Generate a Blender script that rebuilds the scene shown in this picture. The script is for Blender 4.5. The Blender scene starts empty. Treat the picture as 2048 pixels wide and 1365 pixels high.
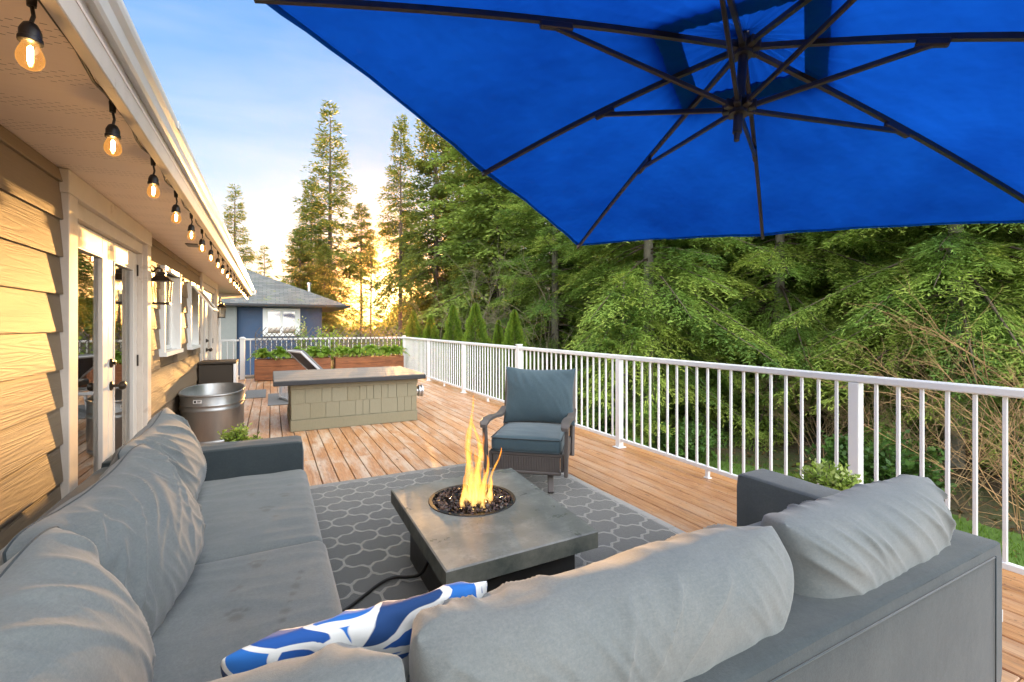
import bpy, math, random
import numpy as np
from mathutils import Vector, Matrix, noise

random.seed(7)
rng = np.random.default_rng(7)
sc = bpy.context.scene
COL = sc.collection
PI = math.pi

# ------------------------------------------------------------------ camera
F, YAW, V0, H = 930.0, math.radians(27.4), 651.5, 1.41      # calibrated on a 2048 x 1365 frame
SY, CY = math.sin(YAW), math.cos(YAW)

def at(u, zc, z=0.0):
    """ground-plan point seen at column u, zc metres away along the view axis"""
    xc = (u - 1024) / F * zc
    return Vector((zc * SY + xc * CY, zc * CY - xc * SY, z))

cam = bpy.data.cameras.new('camera')
cam.sensor_width = 36.0
cam.lens = F / 2048 * 36
cam.shift_y = -(682.5 - V0) / 2048
cam.clip_end = 2000
cam.clip_start = 0.02
co = bpy.data.objects.new('camera', cam)
COL.objects.link(co)
co.location = (0, 0, H)
co.rotation_euler = (PI / 2, 0, -YAW)
sc.camera = co

# ------------------------------------------------------------------ object helpers
ORG = {}
PARENT = {}

def worg(o):
    return ORG.get(o.name, Vector((0, 0, 0)))

def thing(name, label, cat, loc=(0, 0, 0), group=None):
    o = bpy.data.objects.new(name, None)
    COL.objects.link(o)
    o.location = loc
    o.empty_display_size = 0.1
    ORG[o.name] = Vector(loc)
    tag(o, label, cat, group)
    return o

def tag(o, label, cat, group=None, kind=None):
    if label: o['label'] = label
    if cat: o['category'] = cat
    if group: o['group'] = group
    if kind: o['kind'] = kind
    return o

class MB:
    """collects shapes into one mesh"""
    def __init__(s):
        s.v = []; s.f = []; s.tint = []; s.mi = []; s.cur = 0; s.curm = 0
    def add(s, vs, fs, tint=None):
        n = len(s.v)
        s.v.extend([tuple(x) for x in vs])
        t = s.cur if tint is None else tint
        s.tint.extend([t] * len(vs))
        s.f.extend([tuple(i + n for i in f) for f in fs])
        s.mi.extend([s.curm] * len(fs))
    def box(s, x0, x1, y0, y1, z0, z1, b=0.0, M=None, tint=None):
        if b <= 0:
            vs = [(x, y, z) for z in (z0, z1) for y in (y0, y1) for x in (x0, x1)]
            fs = [(0, 2, 3, 1), (4, 5, 7, 6), (0, 1, 5, 4), (2, 6, 7, 3), (0, 4, 6, 2), (1, 3, 7, 5)]
        else:
            b = min(b, (x1 - x0) * .45, (y1 - y0) * .45, (z1 - z0) * .45)
            vs = []; idx = {}
            X = (x0, x1); Y = (y0, y1); Zz = (z0, z1)
            for i in (0, 1):
                for j in (0, 1):
                    for k in (0, 1):
                        sx, sy, sz = (b if i == 0 else -b), (b if j == 0 else -b), (b if k == 0 else -b)
                        idx[i, j, k, 0] = len(vs); vs.append((X[i], Y[j] + sy, Zz[k] + sz))
                        idx[i, j, k, 1] = len(vs); vs.append((X[i] + sx, Y[j], Zz[k] + sz))
                        idx[i, j, k, 2] = len(vs); vs.append((X[i] + sx, Y[j] + sy, Zz[k]))
            fs = []
            def q(a, bb, c, d): fs.append((a, bb, c, d))
            for i in (0, 1):
                l = [idx[i, 0, 0, 0], idx[i, 0, 1, 0], idx[i, 1, 1, 0], idx[i, 1, 0, 0]]
                fs.append(tuple(l if i == 0 else l[::-1]))
                l = [idx[0, i, 0, 1], idx[1, i, 0, 1], idx[1, i, 1, 1], idx[0, i, 1, 1]]
                fs.append(tuple(l if i == 0 else l[::-1]))
                l = [idx[0, 0, i, 2], idx[0, 1, i, 2], idx[1, 1, i, 2], idx[1, 0, i, 2]]
                fs.append(tuple(l if i == 0 else l[::-1]))
            cx, cy, cz = (x0 + x1) / 2, (y0 + y1) / 2, (z0 + z1) / 2
            cc = Vector((cx, cy, cz))
            ex = []
            for j in (0, 1):
                for k in (0, 1):
                    ex.append([idx[0, j, k, 1], idx[1, j, k, 1], idx[1, j, k, 2], idx[0, j, k, 2]])
                    ex.append([idx[j, 0, k, 0], idx[j, 1, k, 0], idx[j, 1, k, 2], idx[j, 0, k, 2]])
                    ex.append([idx[j, k, 0, 0], idx[j, k, 1, 0], idx[j, k, 1, 1], idx[j, k, 0, 1]])
            for i in (0, 1):
                for j in (0, 1):
                    for k in (0, 1):
                        ex.append([idx[i, j, k, 0], idx[i, j, k, 1], idx[i, j, k, 2]])
            for l in ex:
                p = [Vector(vs[a]) for a in l]
                n = (p[1] - p[0]).cross(p[2] - p[0])
                if n.dot(sum(p, Vector()) / len(p) - cc) < 0: l = l[::-1]
                fs.append(tuple(l))
        if M is not None: vs = [tuple(M @ Vector(p)) for p in vs]
        s.add(vs, fs, tint)
        return s
    def bar(s, a, b, w, h, bev=0.0, up=(0, 0, 1)):
        """rectangular bar from a to b; w sideways, h along up"""
        a = Vector(a); b = Vector(b); d = b - a; L = d.length; d.normalize()
        u = Vector(up)
        if abs(d.dot(u)) > .98: u = Vector((0, 1, 0))
        sd = d.cross(u).normalized(); u2 = sd.cross(d).normalized()
        M = Matrix(((d.x, sd.x, u2.x, a.x), (d.y, sd.y, u2.y, a.y), (d.z, sd.z, u2.z, a.z), (0, 0, 0, 1)))
        return s.box(0, L, -w / 2, w / 2, -h / 2, h / 2, bev, M)
    def tube(s, pts, rad, n=10, cap=True, tint=None):
        pts = [Vector(p) for p in pts]
        if not hasattr(rad, '__len__'): rad = [rad] * len(pts)
        vs = []; fs = []
        prev = None
        for i, p in enumerate(pts):
            t = (pts[min(i + 1, len(pts) - 1)] - pts[max(i - 1, 0)]).normalized()
            if prev is None:
                u = Vector((0, 0, 1)) if abs(t.z) < .9 else Vector((1, 0, 0))
                a = t.cross(u).normalized()
            else:
                a = (prev - t * prev.dot(t)).normalized()
            prev = a
            b = t.cross(a)
            for k in range(n):
                an = 2 * PI * k / n
                vs.append(p + (a * math.cos(an) + b * math.sin(an)) * rad[i])
        for i in range(len(pts) - 1):
            for k in range(n):
                k2 = (k + 1) % n
                fs.append((i * n + k, i * n + k2, (i + 1) * n + k2, (i + 1) * n + k))
        if cap:
            fs.append(tuple(range(n))[::-1]); fs.append(tuple((len(pts) - 1) * n + k for k in range(n)))
        s.add(vs, fs, tint)
        return s
    def lathe(s, prof, c=(0, 0, 0), n=24, axis='z', sx=1, sy=1):
        vs = []; fs = []
        for (r, z) in prof:
            for k in range(n):
                a = 2 * PI * k / n
                p = (r * math.cos(a) * sx, r * math.sin(a) * sy, z)
                if axis == 'x': p = (p[2], p[0], p[1])
                if axis == 'y': p = (p[0], p[2], p[1])
                vs.append((p[0] + c[0], p[1] + c[1], p[2] + c[2]))
        for i in range(len(prof) - 1):
            for k in range(n):
                k2 = (k + 1) % n
                fs.append((i * n + k, i * n + k2, (i + 1) * n + k2, (i + 1) * n + k))
        fs.append(tuple(range(n))[::-1]); fs.append(tuple((len(prof) - 1) * n + k for k in range(n)))
        s.add(vs, fs)
        return s
    def build(s, name, mat, parent=None, smooth=False, auto=None):
        me = bpy.data.meshes.new(name)
        o0 = worg(parent) if parent else Vector((0, 0, 0))
        me.from_pydata([(x - o0.x, y - o0.y, z - o0.z) for x, y, z in s.v], [], s.f)
        mats = mat if isinstance(mat, (list, tuple)) else [mat]
        for m in mats: me.materials.append(m)
        if len(mats) > 1: me.polygons.foreach_set('material_index', s.mi)
        at_ = me.attributes.new('tint', 'FLOAT', 'POINT')
        at_.data.foreach_set('value', np.array(s.tint, dtype=np.float32))
        if smooth: me.polygons.foreach_set('use_smooth', [True] * len(me.polygons))
        me.update()
        if auto is not None:
            me.set_sharp_from_angle(angle=math.radians(auto))
        o = bpy.data.objects.new(name, me)
        COL.objects.link(o)
        if parent:
            o.parent = parent
        ORG[o.name] = o0
        return o

def np_mesh(name, V, Q, tint, mat, parent=None, extra=None):
    """fast mesh from numpy: V (n,3), Q (m,4) quads, tint (n,)"""
    me = bpy.data.meshes.new(name)
    o0 = worg(parent) if parent else Vector((0, 0, 0))
    V = V - np.array(o0[:])
    me.vertices.add(len(V)); me.vertices.foreach_set('co', V.astype(np.float32).ravel())
    k = Q.shape[1]
    me.loops.add(Q.size); me.loops.foreach_set('vertex_index', Q.astype(np.int32).ravel())
    me.polygons.add(len(Q))
    me.polygons.foreach_set('loop_start', np.arange(0, Q.size, k, dtype=np.int32))
    a = me.attributes.new('tint', 'FLOAT', 'POINT'); a.data.foreach_set('value', tint.astype(np.float32))
    me.materials.append(mat)
    me.update(); me.validate()
    o = bpy.data.objects.new(name, me)
    COL.objects.link(o)
    if parent: o.parent = parent
    ORG[o.name] = o0
    return o

def dup(root, loc, label=None, group=None, rotz=0, scale=1):
    r = root.copy(); COL.objects.link(r)
    r.location = loc; r.rotation_euler = (0, 0, rotz); r.scale = (scale,) * 3 if not hasattr(scale, '__len__') else scale
    if label: r['label'] = label
    if group: r['group'] = group
    for ch in root.children:
        c = ch.copy(); COL.objects.link(c); c.parent = r
        for g in ch.children:
            d = g.copy(); COL.objects.link(d); d.parent = c
    return r

# ------------------------------------------------------------------ material helpers
class NT:
    def __init__(s, name):
        s.m = bpy.data.materials.new(name); s.m.use_nodes = True
        s.t = s.m.node_tree; s.n = s.t.nodes; s.l = s.t.links
        s.n.clear()
        s.out = s.n.new('ShaderNodeOutputMaterial')
    def new(s, ty, **kw):
        nd = s.n.new('ShaderNode' + ty)
        for k, v in kw.items(): setattr(nd, k, v)
        return nd
    def link(s, a, b): s.l.new(a, b)
    def setin(s, sock, v):
        if hasattr(v, 'is_output'): s.link(v, sock)
        else: sock.default_value = v
    def math(s, op, a, b=None, c=None, clamp=False):
        nd = s.new('Math', operation=op, use_clamp=clamp)
        s.setin(nd.inputs[0], a)
        if b is not None: s.setin(nd.inputs[1], b)
        if c is not None: s.setin(nd.inputs[2], c)
        return nd.outputs[0]
    def mix(s, f, a, b, blend='MIX'):
        nd = s.new('Mix', data_type='RGBA', blend_type=blend)
        s.setin(nd.inputs[0], f)
        s.setin(nd.inputs[6], (*a, 1) if isinstance(a, tuple) and len(a) == 3 else a)
        s.setin(nd.inputs[7], (*b, 1) if isinstance(b, tuple) and len(b) == 3 else b)
        return nd.outputs[2]
    def ramp(s, f, stops, interp='LINEAR'):
        nd = s.new('ValToRGB'); cr = nd.color_ramp; cr.interpolation = interp
        while len(cr.elements) < len(stops): cr.elements.new(.5)
        for e, (p, c) in zip(cr.elements, stops):
            e.position = p; e.color = (*c, 1) if len(c) == 3 else c
        s.setin(nd.inputs[0], f)
        return nd.outputs[0]
    def coords(s, scale=(1, 1, 1), rot=(0, 0, 0), kind='Object', loc=(0, 0, 0)):
        tc = s.new('TexCoord'); mp = s.new('Mapping')
        mp.inputs[1].default_value = loc
        mp.inputs[2].default_value = rot; mp.inputs[3].default_value = scale
        s.link(tc.outputs[kind], mp.inputs[0])
        return mp.outputs[0]
    def noise(s, vec, scale=5, detail=4, rough=.55, dist=0):
        nd = s.new('TexNoise'); s.link(vec, nd.inputs['Vector'])
        nd.inputs['Scale'].default_value = scale; nd.inputs['Detail'].default_value = detail
        nd.inputs['Roughness'].default_value = rough; nd.inputs['Distortion'].default_value = dist
        return nd.outputs['Fac']
    def attr(s, name='tint'):
        nd = s.new('Attribute', attribute_name=name); return nd.outputs['Fac']
    def bump(s, h, strength=.3, dist=.01, normal=None):
        nd = s.new('Bump'); nd.inputs['Strength'].default_value = strength; nd.inputs['Distance'].default_value = dist
        s.link(h, nd.inputs['Height'])
        if normal is not None: s.link(normal, nd.inputs['Normal'])
        return nd.outputs[0]
    def bsdf(s, col, rough=.6, metal=0, normal=None, spec=.5, sheen=0, **kw):
        nd = s.new('BsdfPrincipled')
        s.setin(nd.inputs['Base Color'], (*col, 1) if isinstance(col, tuple) and len(col) == 3 else col)
        s.setin(nd.inputs['Roughness'], rough); s.setin(nd.inputs['Metallic'], metal)
        s.setin(nd.inputs['Specular IOR Level'], spec)
        if sheen: nd.inputs['Sheen Weight'].default_value = sheen
        if normal is not None: s.link(normal, nd.inputs['Normal'])
        s.link(nd.outputs[0], s.out.inputs[0])
        return nd

def paint(name, col, rough=.5, vary=.12, scale=6, bump=.05, metal=0, spec=.5, dirt=None):
    t = NT(name); v = t.coords()
    n = t.noise(v, scale, 5)
    dk = tuple(c * (1 - vary) for c in col); lt = tuple(min(1, c * (1 + vary)) for c in col)
    c = t.mix(n, dk, lt)
    if dirt:
        n2 = t.noise(v, 2.3, 8, .7)
        f = t.math('MULTIPLY', t.math('GREATER_THAN', n2, .62), .35)
        c = t.mix(f, c, dirt)
    n3 = t.noise(v, 90, 3)
    t.bsdf(c, t.math('MULTIPLY_ADD', n, .2, rough - .1), metal, t.bump(n3, bump, .002), spec)
    return t.m

def emit(name, col, strength):
    t = NT(name); e = t.new('Emission'); e.inputs[0].default_value = (*col, 1); e.inputs[1].default_value = strength
    t.link(e.outputs[0], t.out.inputs[0]); return t.m

M = {}
# ---- painted / plain
M['white'] = paint('white_rail_paint', (.78, .80, .81), .4, .04, 3)
M['trim'] = paint('trim_paint', (.60, .545, .48), .6, .14, 9, .25, dirt=(.35, .27, .2))
M['doorpaint'] = paint('door_paint', (.70, .67, .62), .45, .05, 5)
M['soffit'] = None
M['gutter'] = paint('gutter_paint', (.66, .67, .66), .4, .08, 4)
M['black'] = paint('black_metal', (.012, .012, .013), .45, .2, 20, metal=0)
M['bronze'] = paint('dark_bronze', (.03, .022, .016), .4, .2, 20, metal=.3)
M['chairframe'] = paint('chair_frame', (.115, .10, .092), .5, .15, 14, .2)
M['umbframe'] = paint('umbrella_frame', (.022, .020, .019), .42, .15, 14)
M['darkwicker'] = paint('storage_panel', (.035, .026, .017), .6, .3, 30, .3)
M['pot'] = paint('plant_pot', (.09, .09, .09), .7, .2, 10)
M['aluminium'] = paint('aluminium_white', (.55, .58, .62), .35, .06, 10)
M['bluesiding'] = paint('blue_siding', (.020, .060, .135), .6, .15, 3, .2)
M['greysiding'] = paint('grey_siding', (.23, .25, .24), .7, .15, 3, .2)
M['windowwhite'] = paint('window_white', (.75, .77, .76), .45, .05, 4)
M['curtain'] = paint('curtain', (.30, .28, .24), .9, .2, 6)
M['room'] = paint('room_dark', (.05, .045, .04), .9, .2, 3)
M['label'] = paint('label_white', (.8, .8, .8), .5, .03)
M['rubber'] = paint('rubber_hose', (.012, .012, .012), .5, .2, 30)
M['mat'] = paint('door_mat', (.17, .18, .19), .95, .25, 60, .4)

# soffit: fine vented panel lines along the wall
t = NT('soffit_vinyl'); v = t.coords()
n = t.noise(t.coords((3, 60, 3)), 1.0, 3); 
c = t.mix(n, (.80, .68, .60), (.86, .75, .67))
# perforation rows (real little slots in the vinyl)
sep = t.new('SeparateXYZ'); t.link(v, sep.inputs[0])
fx = t.math('FRACT', t.math('MULTIPLY', sep.outputs[0], 1 / .052)); fy = t.math('FRACT', t.math('MULTIPLY', sep.outputs[1], 1 / .017))
row = t.math('FLOOR', t.math('MULTIPLY', sep.outputs[1], 1 / .017))
fx2 = t.math('FRACT', t.math('ADD', fx, t.math('MULTIPLY', t.math('MODULO', row, 2), .5)))
slot = t.math('MULTIPLY', t.math('LESS_THAN', fx2, .32), t.math('LESS_THAN', fy, .16))
band = t.math('LESS_THAN', t.math('FRACT', t.math('MULTIPLY', sep.outputs[1], 1 / .30)), .42)
near = t.math('LESS_THAN', sep.outputs[1], 2.75)
slot = t.math('MULTIPLY', t.math('MULTIPLY', slot, band), near)
c = t.mix(slot, c, (.10, .07, .05))
t.bsdf(c, .55, 0, t.bump(n, .12, .004)); M['soffit'] = t.m

# wood siding
t = NT('lap_siding'); tint = t.attr()
tcv = t.coords((8, .35, 8))
off = t.new('VectorMath', operation='ADD'); t.link(tcv, off.inputs[0])
cmb = t.new('CombineXYZ'); t.setin(cmb.inputs[1], t.math('MULTIPLY', tint, 37.0)); t.link(cmb.outputs[0], off.inputs[1])
g = t.noise(off.outputs[0], 2.2, 2, .45, .5)
g2 = t.math('SINE', t.math('MULTIPLY', g, 52))
fine = t.noise(t.coords((30, 6, 120)), 3, 3)
c = t.mix(t.math('MULTIPLY_ADD', tint, .6, t.math('MULTIPLY', fine, .35)), (.185, .135, .088), (.262, .196, .128))
h = t.math('ADD', t.math('MULTIPLY', g2, .34), t.math('MULTIPLY', fine, .7))
t.bsdf(c, .62, 0, t.bump(h, .28, .005)); M['siding'] = t.m

# deck boards
t = NT('deck_wood'); tint = t.attr()
v = t.coords()
add = t.new('VectorMath', operation='ADD'); t.link(v, add.inputs[0])
cmb = t.new('CombineXYZ'); t.setin(cmb.inputs[1], t.math('MULTIPLY', tint, 61.0)); t.setin(cmb.inputs[2], t.math('MULTIPLY', tint, 17.0)); t.link(cmb.outputs[0], add.inputs[1])
mp = t.new('Mapping'); t.link(add.outputs[0], mp.inputs[0]); mp.inputs[3].default_value = (34, 1.1, 1)
grain = t.noise(mp.outputs[0], 3.0, 6, .62, .6)
mp2 = t.new('Mapping'); t.link(add.outputs[0], mp2.inputs[0]); mp2.inputs[3].default_value = (5, .9, 1)
patch = t.noise(mp2.outputs[0], 1.6, 6, .7)
base = t.mix(tint, (.26, .088, .030), (.48, .210, .076))
c = t.mix(t.ramp(grain, [(.32, (0, 0, 0)), (.68, (1, 1, 1))]), base, (.60, .335, .16))
streak = t.noise(mp.outputs[0], 5.5, 5, .7, .3)
c = t.mix(t.math('MULTIPLY', t.ramp(streak, [(.53, (0, 0, 0)), (.66, (1, 1, 1))]), .75), c, (.17, .070, .028))
pf = t.ramp(patch, [(.46, (0, 0, 0)), (.64, (1, 1, 1))])
sep = t.new('SeparateXYZ'); t.link(v, sep.inputs[0])
wx = t.math('MULTIPLY_ADD', sep.outputs[0], -.17, .72, clamp=True)           # boards by the house are worn paler
wy = t.math('MULTIPLY_ADD', sep.outputs[1], .055, -.10, clamp=True)
wear = t.math('MINIMUM', t.math('ADD', wx, wy), .85)
c = t.mix(t.math('MULTIPLY', pf, wear), c, (.62, .53, .43))
spk = t.noise(add.outputs[0], 34, 4, .6)
c = t.mix(t.math('MULTIPLY', t.ramp(spk, [(.30, (1, 1, 1)), (.36, (0, 0, 0))]), .75), c, (.10, .055, .03))
spk2 = t.noise(mp.outputs[0], 9, 3, .6)
c = t.mix(t.math('MULTIPLY', t.ramp(spk2, [(.66, (0, 0, 0)), (.74, (1, 1, 1))]), .6), c, (.60, .56, .50))
vor = t.new('TexVoronoi'); mp3 = t.new('Mapping'); t.link(add.outputs[0], mp3.inputs[0]); mp3.inputs[3].default_value = (7, 2.2, 1)
t.link(mp3.outputs[0], vor.inputs['Vector']); vor.inputs['Scale'].default_value = 1.0
kn = t.ramp(vor.outputs['Distance'], [(.05, (1, 1, 1)), (.10, (0, 0, 0))])
c = t.mix(t.math('MULTIPLY', kn, .8), c, (.10, .04, .02))
fx = t.math('FRACT', t.math('DIVIDE', t.math('ADD', sep.outputs[0], 1.0), .1415)); fy = t.math('FRACT', t.math('DIVIDE', sep.outputs[1], .406))
dx = t.math('MULTIPLY', t.math('MINIMUM', t.math('ABSOLUTE', t.math('SUBTRACT', fx, .17)), t.math('ABSOLUTE', t.math('SUBTRACT', fx, .75))), .1415)
dy = t.math('MULTIPLY', t.math('ABSOLUTE', t.math('SUBTRACT', fy, .5)), .406)
nail = t.math('LESS_THAN', t.math('ADD', t.math('MULTIPLY', dx, dx), t.math('MULTIPLY', dy, dy)), .0042 ** 2)
c = t.mix(nail, c, (.05, .035, .025))
t.bsdf(c, t.math('MULTIPLY_ADD', patch, .25, .27), 0, t.bump(grain, .35, .004)); M['deck'] = t.m

# cedar planter
t = NT('cedar'); tint = t.attr()
g = t.noise(t.coords((1.2, 20, 22)), 2.2, 6, .6, .8)
c = t.mix(t.ramp(g, [(.38, (0, 0, 0)), (.62, (1, 1, 1))]), (.075, .024, .010), (.36, .135, .045))
kn = t.noise(t.coords((3, 3, 7)), 1.5, 3)
c = t.mix(t.ramp(kn, [(.55, (0, 0, 0)), (.68, (.8, .8, .8))]), c, (.06, .022, .01))
c = t.mix(t.math('MULTIPLY', tint, .6), c, (.21, .07, .022))
t.bsdf(c, .55, 0, t.bump(g, .2, .003)); M['cedar'] = t.m

# sofa fabric
def fabric(name, a, b, weave=900, stain=False, bumpy=.25, sheen=.25):
    t = NT(name); v = t.coords()
    n = t.noise(v, 3.2, 6, .65); 
    c = t.mix(t.ramp(n, [(.3, (0, 0, 0)), (.7, (1, 1, 1))]), a, b)
    w1 = t.new('TexWave', wave_type='BANDS', bands_direction='DIAGONAL'); t.link(v, w1.inputs['Vector']); w1.inputs['Scale'].default_value = weave / 6.28; w1.inputs['Distortion'].default_value = 1.5
    mel = t.noise(v, weave * .5, 2); slub = t.noise(t.coords((40, 40, 420)), 1, 3)
    c = t.mix(t.math('MULTIPLY', mel, .5), c, tuple(x * .55 for x in a))
    c = t.mix(t.math('MULTIPLY', slub, .3), c, tuple(min(1, x * 1.5) for x in b))
    if stain:
        s = t.attr('tint')
        c = t.mix(t.math('MULTIPLY', s, .5), c, (.065, .058, .05))
    mot = t.noise(v, 130, 3, .7)
    c = t.mix(t.math('MULTIPLY', t.ramp(mot, [(.35, (0, 0, 0)), (.65, (1, 1, 1))]), .28), c, tuple(x * .6 for x in a))
    med = t.noise(v, 26, 4, .6)
    h = t.math('ADD', t.math('MULTIPLY', mel, .25), t.math('MULTIPLY', med, .5))
    t.bsdf(c, .9, 0, t.bump(h, bumpy, .008), .2, sheen)
    return t.m
M['sofa'] = fabric('grey_linen', (.115, .143, .155), (.192, .208, .204), 900, True)
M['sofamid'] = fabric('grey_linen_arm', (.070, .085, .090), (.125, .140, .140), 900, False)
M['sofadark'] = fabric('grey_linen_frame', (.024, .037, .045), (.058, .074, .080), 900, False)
M['chairfab'] = fabric('slate_blue_canvas', (.054, .093, .116), (.084, .130, .153), 1200, False, .12)
M['piping'] = fabric('slate_piping', (.03, .045, .055), (.05, .07, .08), 1200, False, .1)

# blue canopy
t = NT('blue_canvas'); v = t.coords()
n = t.ramp(t.noise(v, 1.3, 5, .6), [(.3, (0, 0, 0)), (.7, (1, 1, 1))]); w = t.noise(v, 320, 2)
c = t.mix(n, (.003, .042, .38), (.004, .080, .56))
d = t.new('BsdfDiffuse'); t.link(c, d.inputs[0]); tr = t.new('BsdfTranslucent')
t.link(t.mix(n, (.0016, .029, .21), (.003, .056, .34)), tr.inputs[0])
fold = t.noise(t.coords((2.2, 2.2, 2.2)), 1.5, 3)
bp = t.bump(t.math('ADD', fold, t.math('MULTIPLY', w, .02)), .5, .08)
t.link(bp, d.inputs['Normal']); t.link(bp, tr.inputs['Normal'])
ms = t.new('MixShader'); ms.inputs[0].default_value = .62
t.link(d.outputs[0], ms.inputs[1]); t.link(tr.outputs[0], ms.inputs[2]); t.link(ms.outputs[0], t.out.inputs[0]); M['canopy'] = t.m
t = NT('blue_hem'); d = t.new('BsdfDiffuse'); d.inputs[0].default_value = (.006, .11, .44, 1); tr = t.new('BsdfTranslucent'); tr.inputs[0].default_value = (.004, .07, .34, 1); ms = t.new('MixShader'); ms.inputs[0].default_value = .5; t.link(d.outputs[0], ms.inputs[1]); t.link(tr.outputs[0], ms.inputs[2]); t.link(ms.outputs[0], t.out.inputs[0]); M['hem'] = t.m

# concrete of the fire table
t = NT('cast_concrete'); v = t.coords()
n = t.noise(v, 3.5, 8, .65, .4); n2 = t.noise(v, 60, 4, .6)
c = t.mix(t.ramp(n, [(.3, (0, 0, 0)), (.7, (1, 1, 1))]), (.135, .146, .136), (.26, .268, .245))
blot = t.noise(v, 9, 6, .75)
c = t.mix(t.math('MULTIPLY', t.ramp(blot, [(.50, (0, 0, 0)), (.72, (1, 1, 1))]), .45), c, (.42, .43, .40))
c = t.mix(t.math('MULTIPLY', t.ramp(n2, [(.26, (1, 1, 1)), (.40, (0, 0, 0))]), .4), c, (.06, .06, .055))
t.bsdf(c, t.math('MULTIPLY_ADD', n, .3, .16), 0, t.bump(n2, .15, .003), .5); M['concrete'] = t.m
t = NT('shaded_concrete_edge'); v = t.coords(); n = t.noise(v, 6, 7, .7); n2 = t.noise(v, 60, 4, .6)
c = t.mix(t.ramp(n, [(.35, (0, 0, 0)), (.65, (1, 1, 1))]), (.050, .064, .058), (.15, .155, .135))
t.bsdf(c, .6, 0, t.bump(n2, .2, .003), .4); M['concrete_edge'] = t.m  # slab sides: their weaker light is put into this darker greenish colour
M['tablebase'] = paint('table_base_coat', (.028, .028, .027), .55, .3, 40, .2)
t = NT('lava_glass'); g_ = t.new('Attribute', attribute_name='tint')
c = t.mix(g_.outputs['Fac'], (.022, .016, .014), (.19, .12, .095)); t.bsdf(c, .3, 0, None, .5); M['lava'] = t.m

# rug with trellis pattern
t = NT('trellis_rug'); v = t.coords()
sep = t.new('SeparateXYZ'); t.link(v, sep.inputs[0])
Px, Py = .255, .305
x = t.math('MULTIPLY', sep.outputs[0], 2 * PI / Px); y = t.math('MULTIPLY', sep.outputs[1], 2 * PI / Py)
a = t.math('MULTIPLY', t.math('ADD', x, y), .5); b = t.math('MULTIPLY', t.math('SUBTRACT', x, y), .5)
a2 = t.math('ADD', a, t.math('ADD', t.math('MULTIPLY', t.math('SINE', t.math('MULTIPLY', b, 2)), .40), t.math('MULTIPLY', t.math('SINE', t.math('MULTIPLY', b, 6)), .07)))
b2 = t.math('ADD', b, t.math('ADD', t.math('MULTIPLY', t.math('SINE', t.math('MULTIPLY', a, 2)), .40), t.math('MULTIPLY', t.math('SINE', t.math('MULTIPLY', a, 6)), .07)))
la = t.math('ABSOLUTE', t.math('SINE', a2)); lb = t.math('ABSOLUTE', t.math('SINE', b2))
ln = t.math('MINIMUM', la, lb)
wv = t.noise(v, 260, 2)
lnj = t.math('ADD', ln, t.math('MULTIPLY_ADD', wv, .12, -.06))
line = t.ramp(lnj, [(.13, (1, 1, 1)), (.17, (0, 0, 0))])
chk = t.new('TexChecker'); t.link(v, chk.inputs[0]); chk.inputs['Scale'].default_value = 190
nn = t.noise(v, 2.2, 6, .7)
dark = t.mix(nn, (.042, .048, .051), (.085, .088, .086))
dark = t.mix(t.math('MULTIPLY', chk.outputs['Fac'], .45), dark, (.125, .125, .115))
lx = t.math('LESS_THAN', sep.outputs[0], 99)
c = t.mix(line, dark, t.mix(wv, (.17, .167, .15), (.31, .302, .27)))
# plain border band
bx = t.math('GREATER_THAN', sep.outputs[0], 2.44); by = t.math('GREATER_THAN', sep.outputs[1], 4.36)
c = t.mix(t.math('MAXIMUM', bx, by), c, (.17, .165, .155))
hh = t.math('ADD', t.math('MULTIPLY', line, .8), t.math('MULTIPLY', wv, .5))
t.bsdf(c, .95, 0, t.bump(hh, .8, .006), .15, .5); M['rug'] = t.m

# throw pillow print: big navy / cobalt blobs on white
t = NT('blob_print'); v = t.coords((.72, 1, 1.1), (.3, .5, .2))
nd = t.new('TexNoise'); t.link(v, nd.inputs['Vector']); nd.inputs['Scale'].default_value = 5; nd.inputs['Detail'].default_value = 1
ad = t.new('VectorMath', operation='MULTIPLY_ADD'); t.link(nd.outputs['Color'], ad.inputs[0]); ad.inputs[1].default_value = (.32, .32, .32); t.link(v, ad.inputs[2])
vo = t.new('TexVoronoi', feature='DISTANCE_TO_EDGE'); t.link(ad.outputs[0], vo.inputs['Vector']); vo.inputs['Scale'].default_value = 11.5
vc = t.new('TexVoronoi'); t.link(ad.outputs[0], vc.inputs['Vector']); vc.inputs['Scale'].default_value = 11.5
sc_ = t.new('SeparateColor'); t.link(vc.outputs['Color'], sc_.inputs[0])
blue = t.ramp(sc_.outputs[0], [(0, (.012, .05, .17)), (.35, (.014, .08, .32)), (.72, (.02, .14, .48)), (1.0, (.62, .66, .68))], 'CONSTANT')
m_ = t.math('MULTIPLY', t.ramp(vo.outputs['Distance'], [(.075, (0, 0, 0)), (.09, (1, 1, 1))]), t.ramp(vc.outputs['Distance'], [(.63, (1, 1, 1)), (.65, (0, 0, 0))]))
c = t.mix(m_, (.66, .69, .70), blue)
t.bsdf(c, .8, 0, t.bump(t.noise(v, 600, 2), .1, .002), .25, .1); M['print'] = t.m

# galvanised tank
t = NT('galvanised'); v = t.coords((1, 1, .25))
n = t.noise(v, 9, 5, .6); n2 = t.noise(v, 40, 3)
c = t.mix(n, (.25, .265, .275), (.42, .43, .435))
t.bsdf(c, t.math('MULTIPLY_ADD', n2, .2, .30), .85, t.bump(n, .06, .01)); M['galv'] = t.m
M['steel'] = paint('brushed_steel', (.55, .57, .6), .3, .1, 30, metal=.9)

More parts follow.
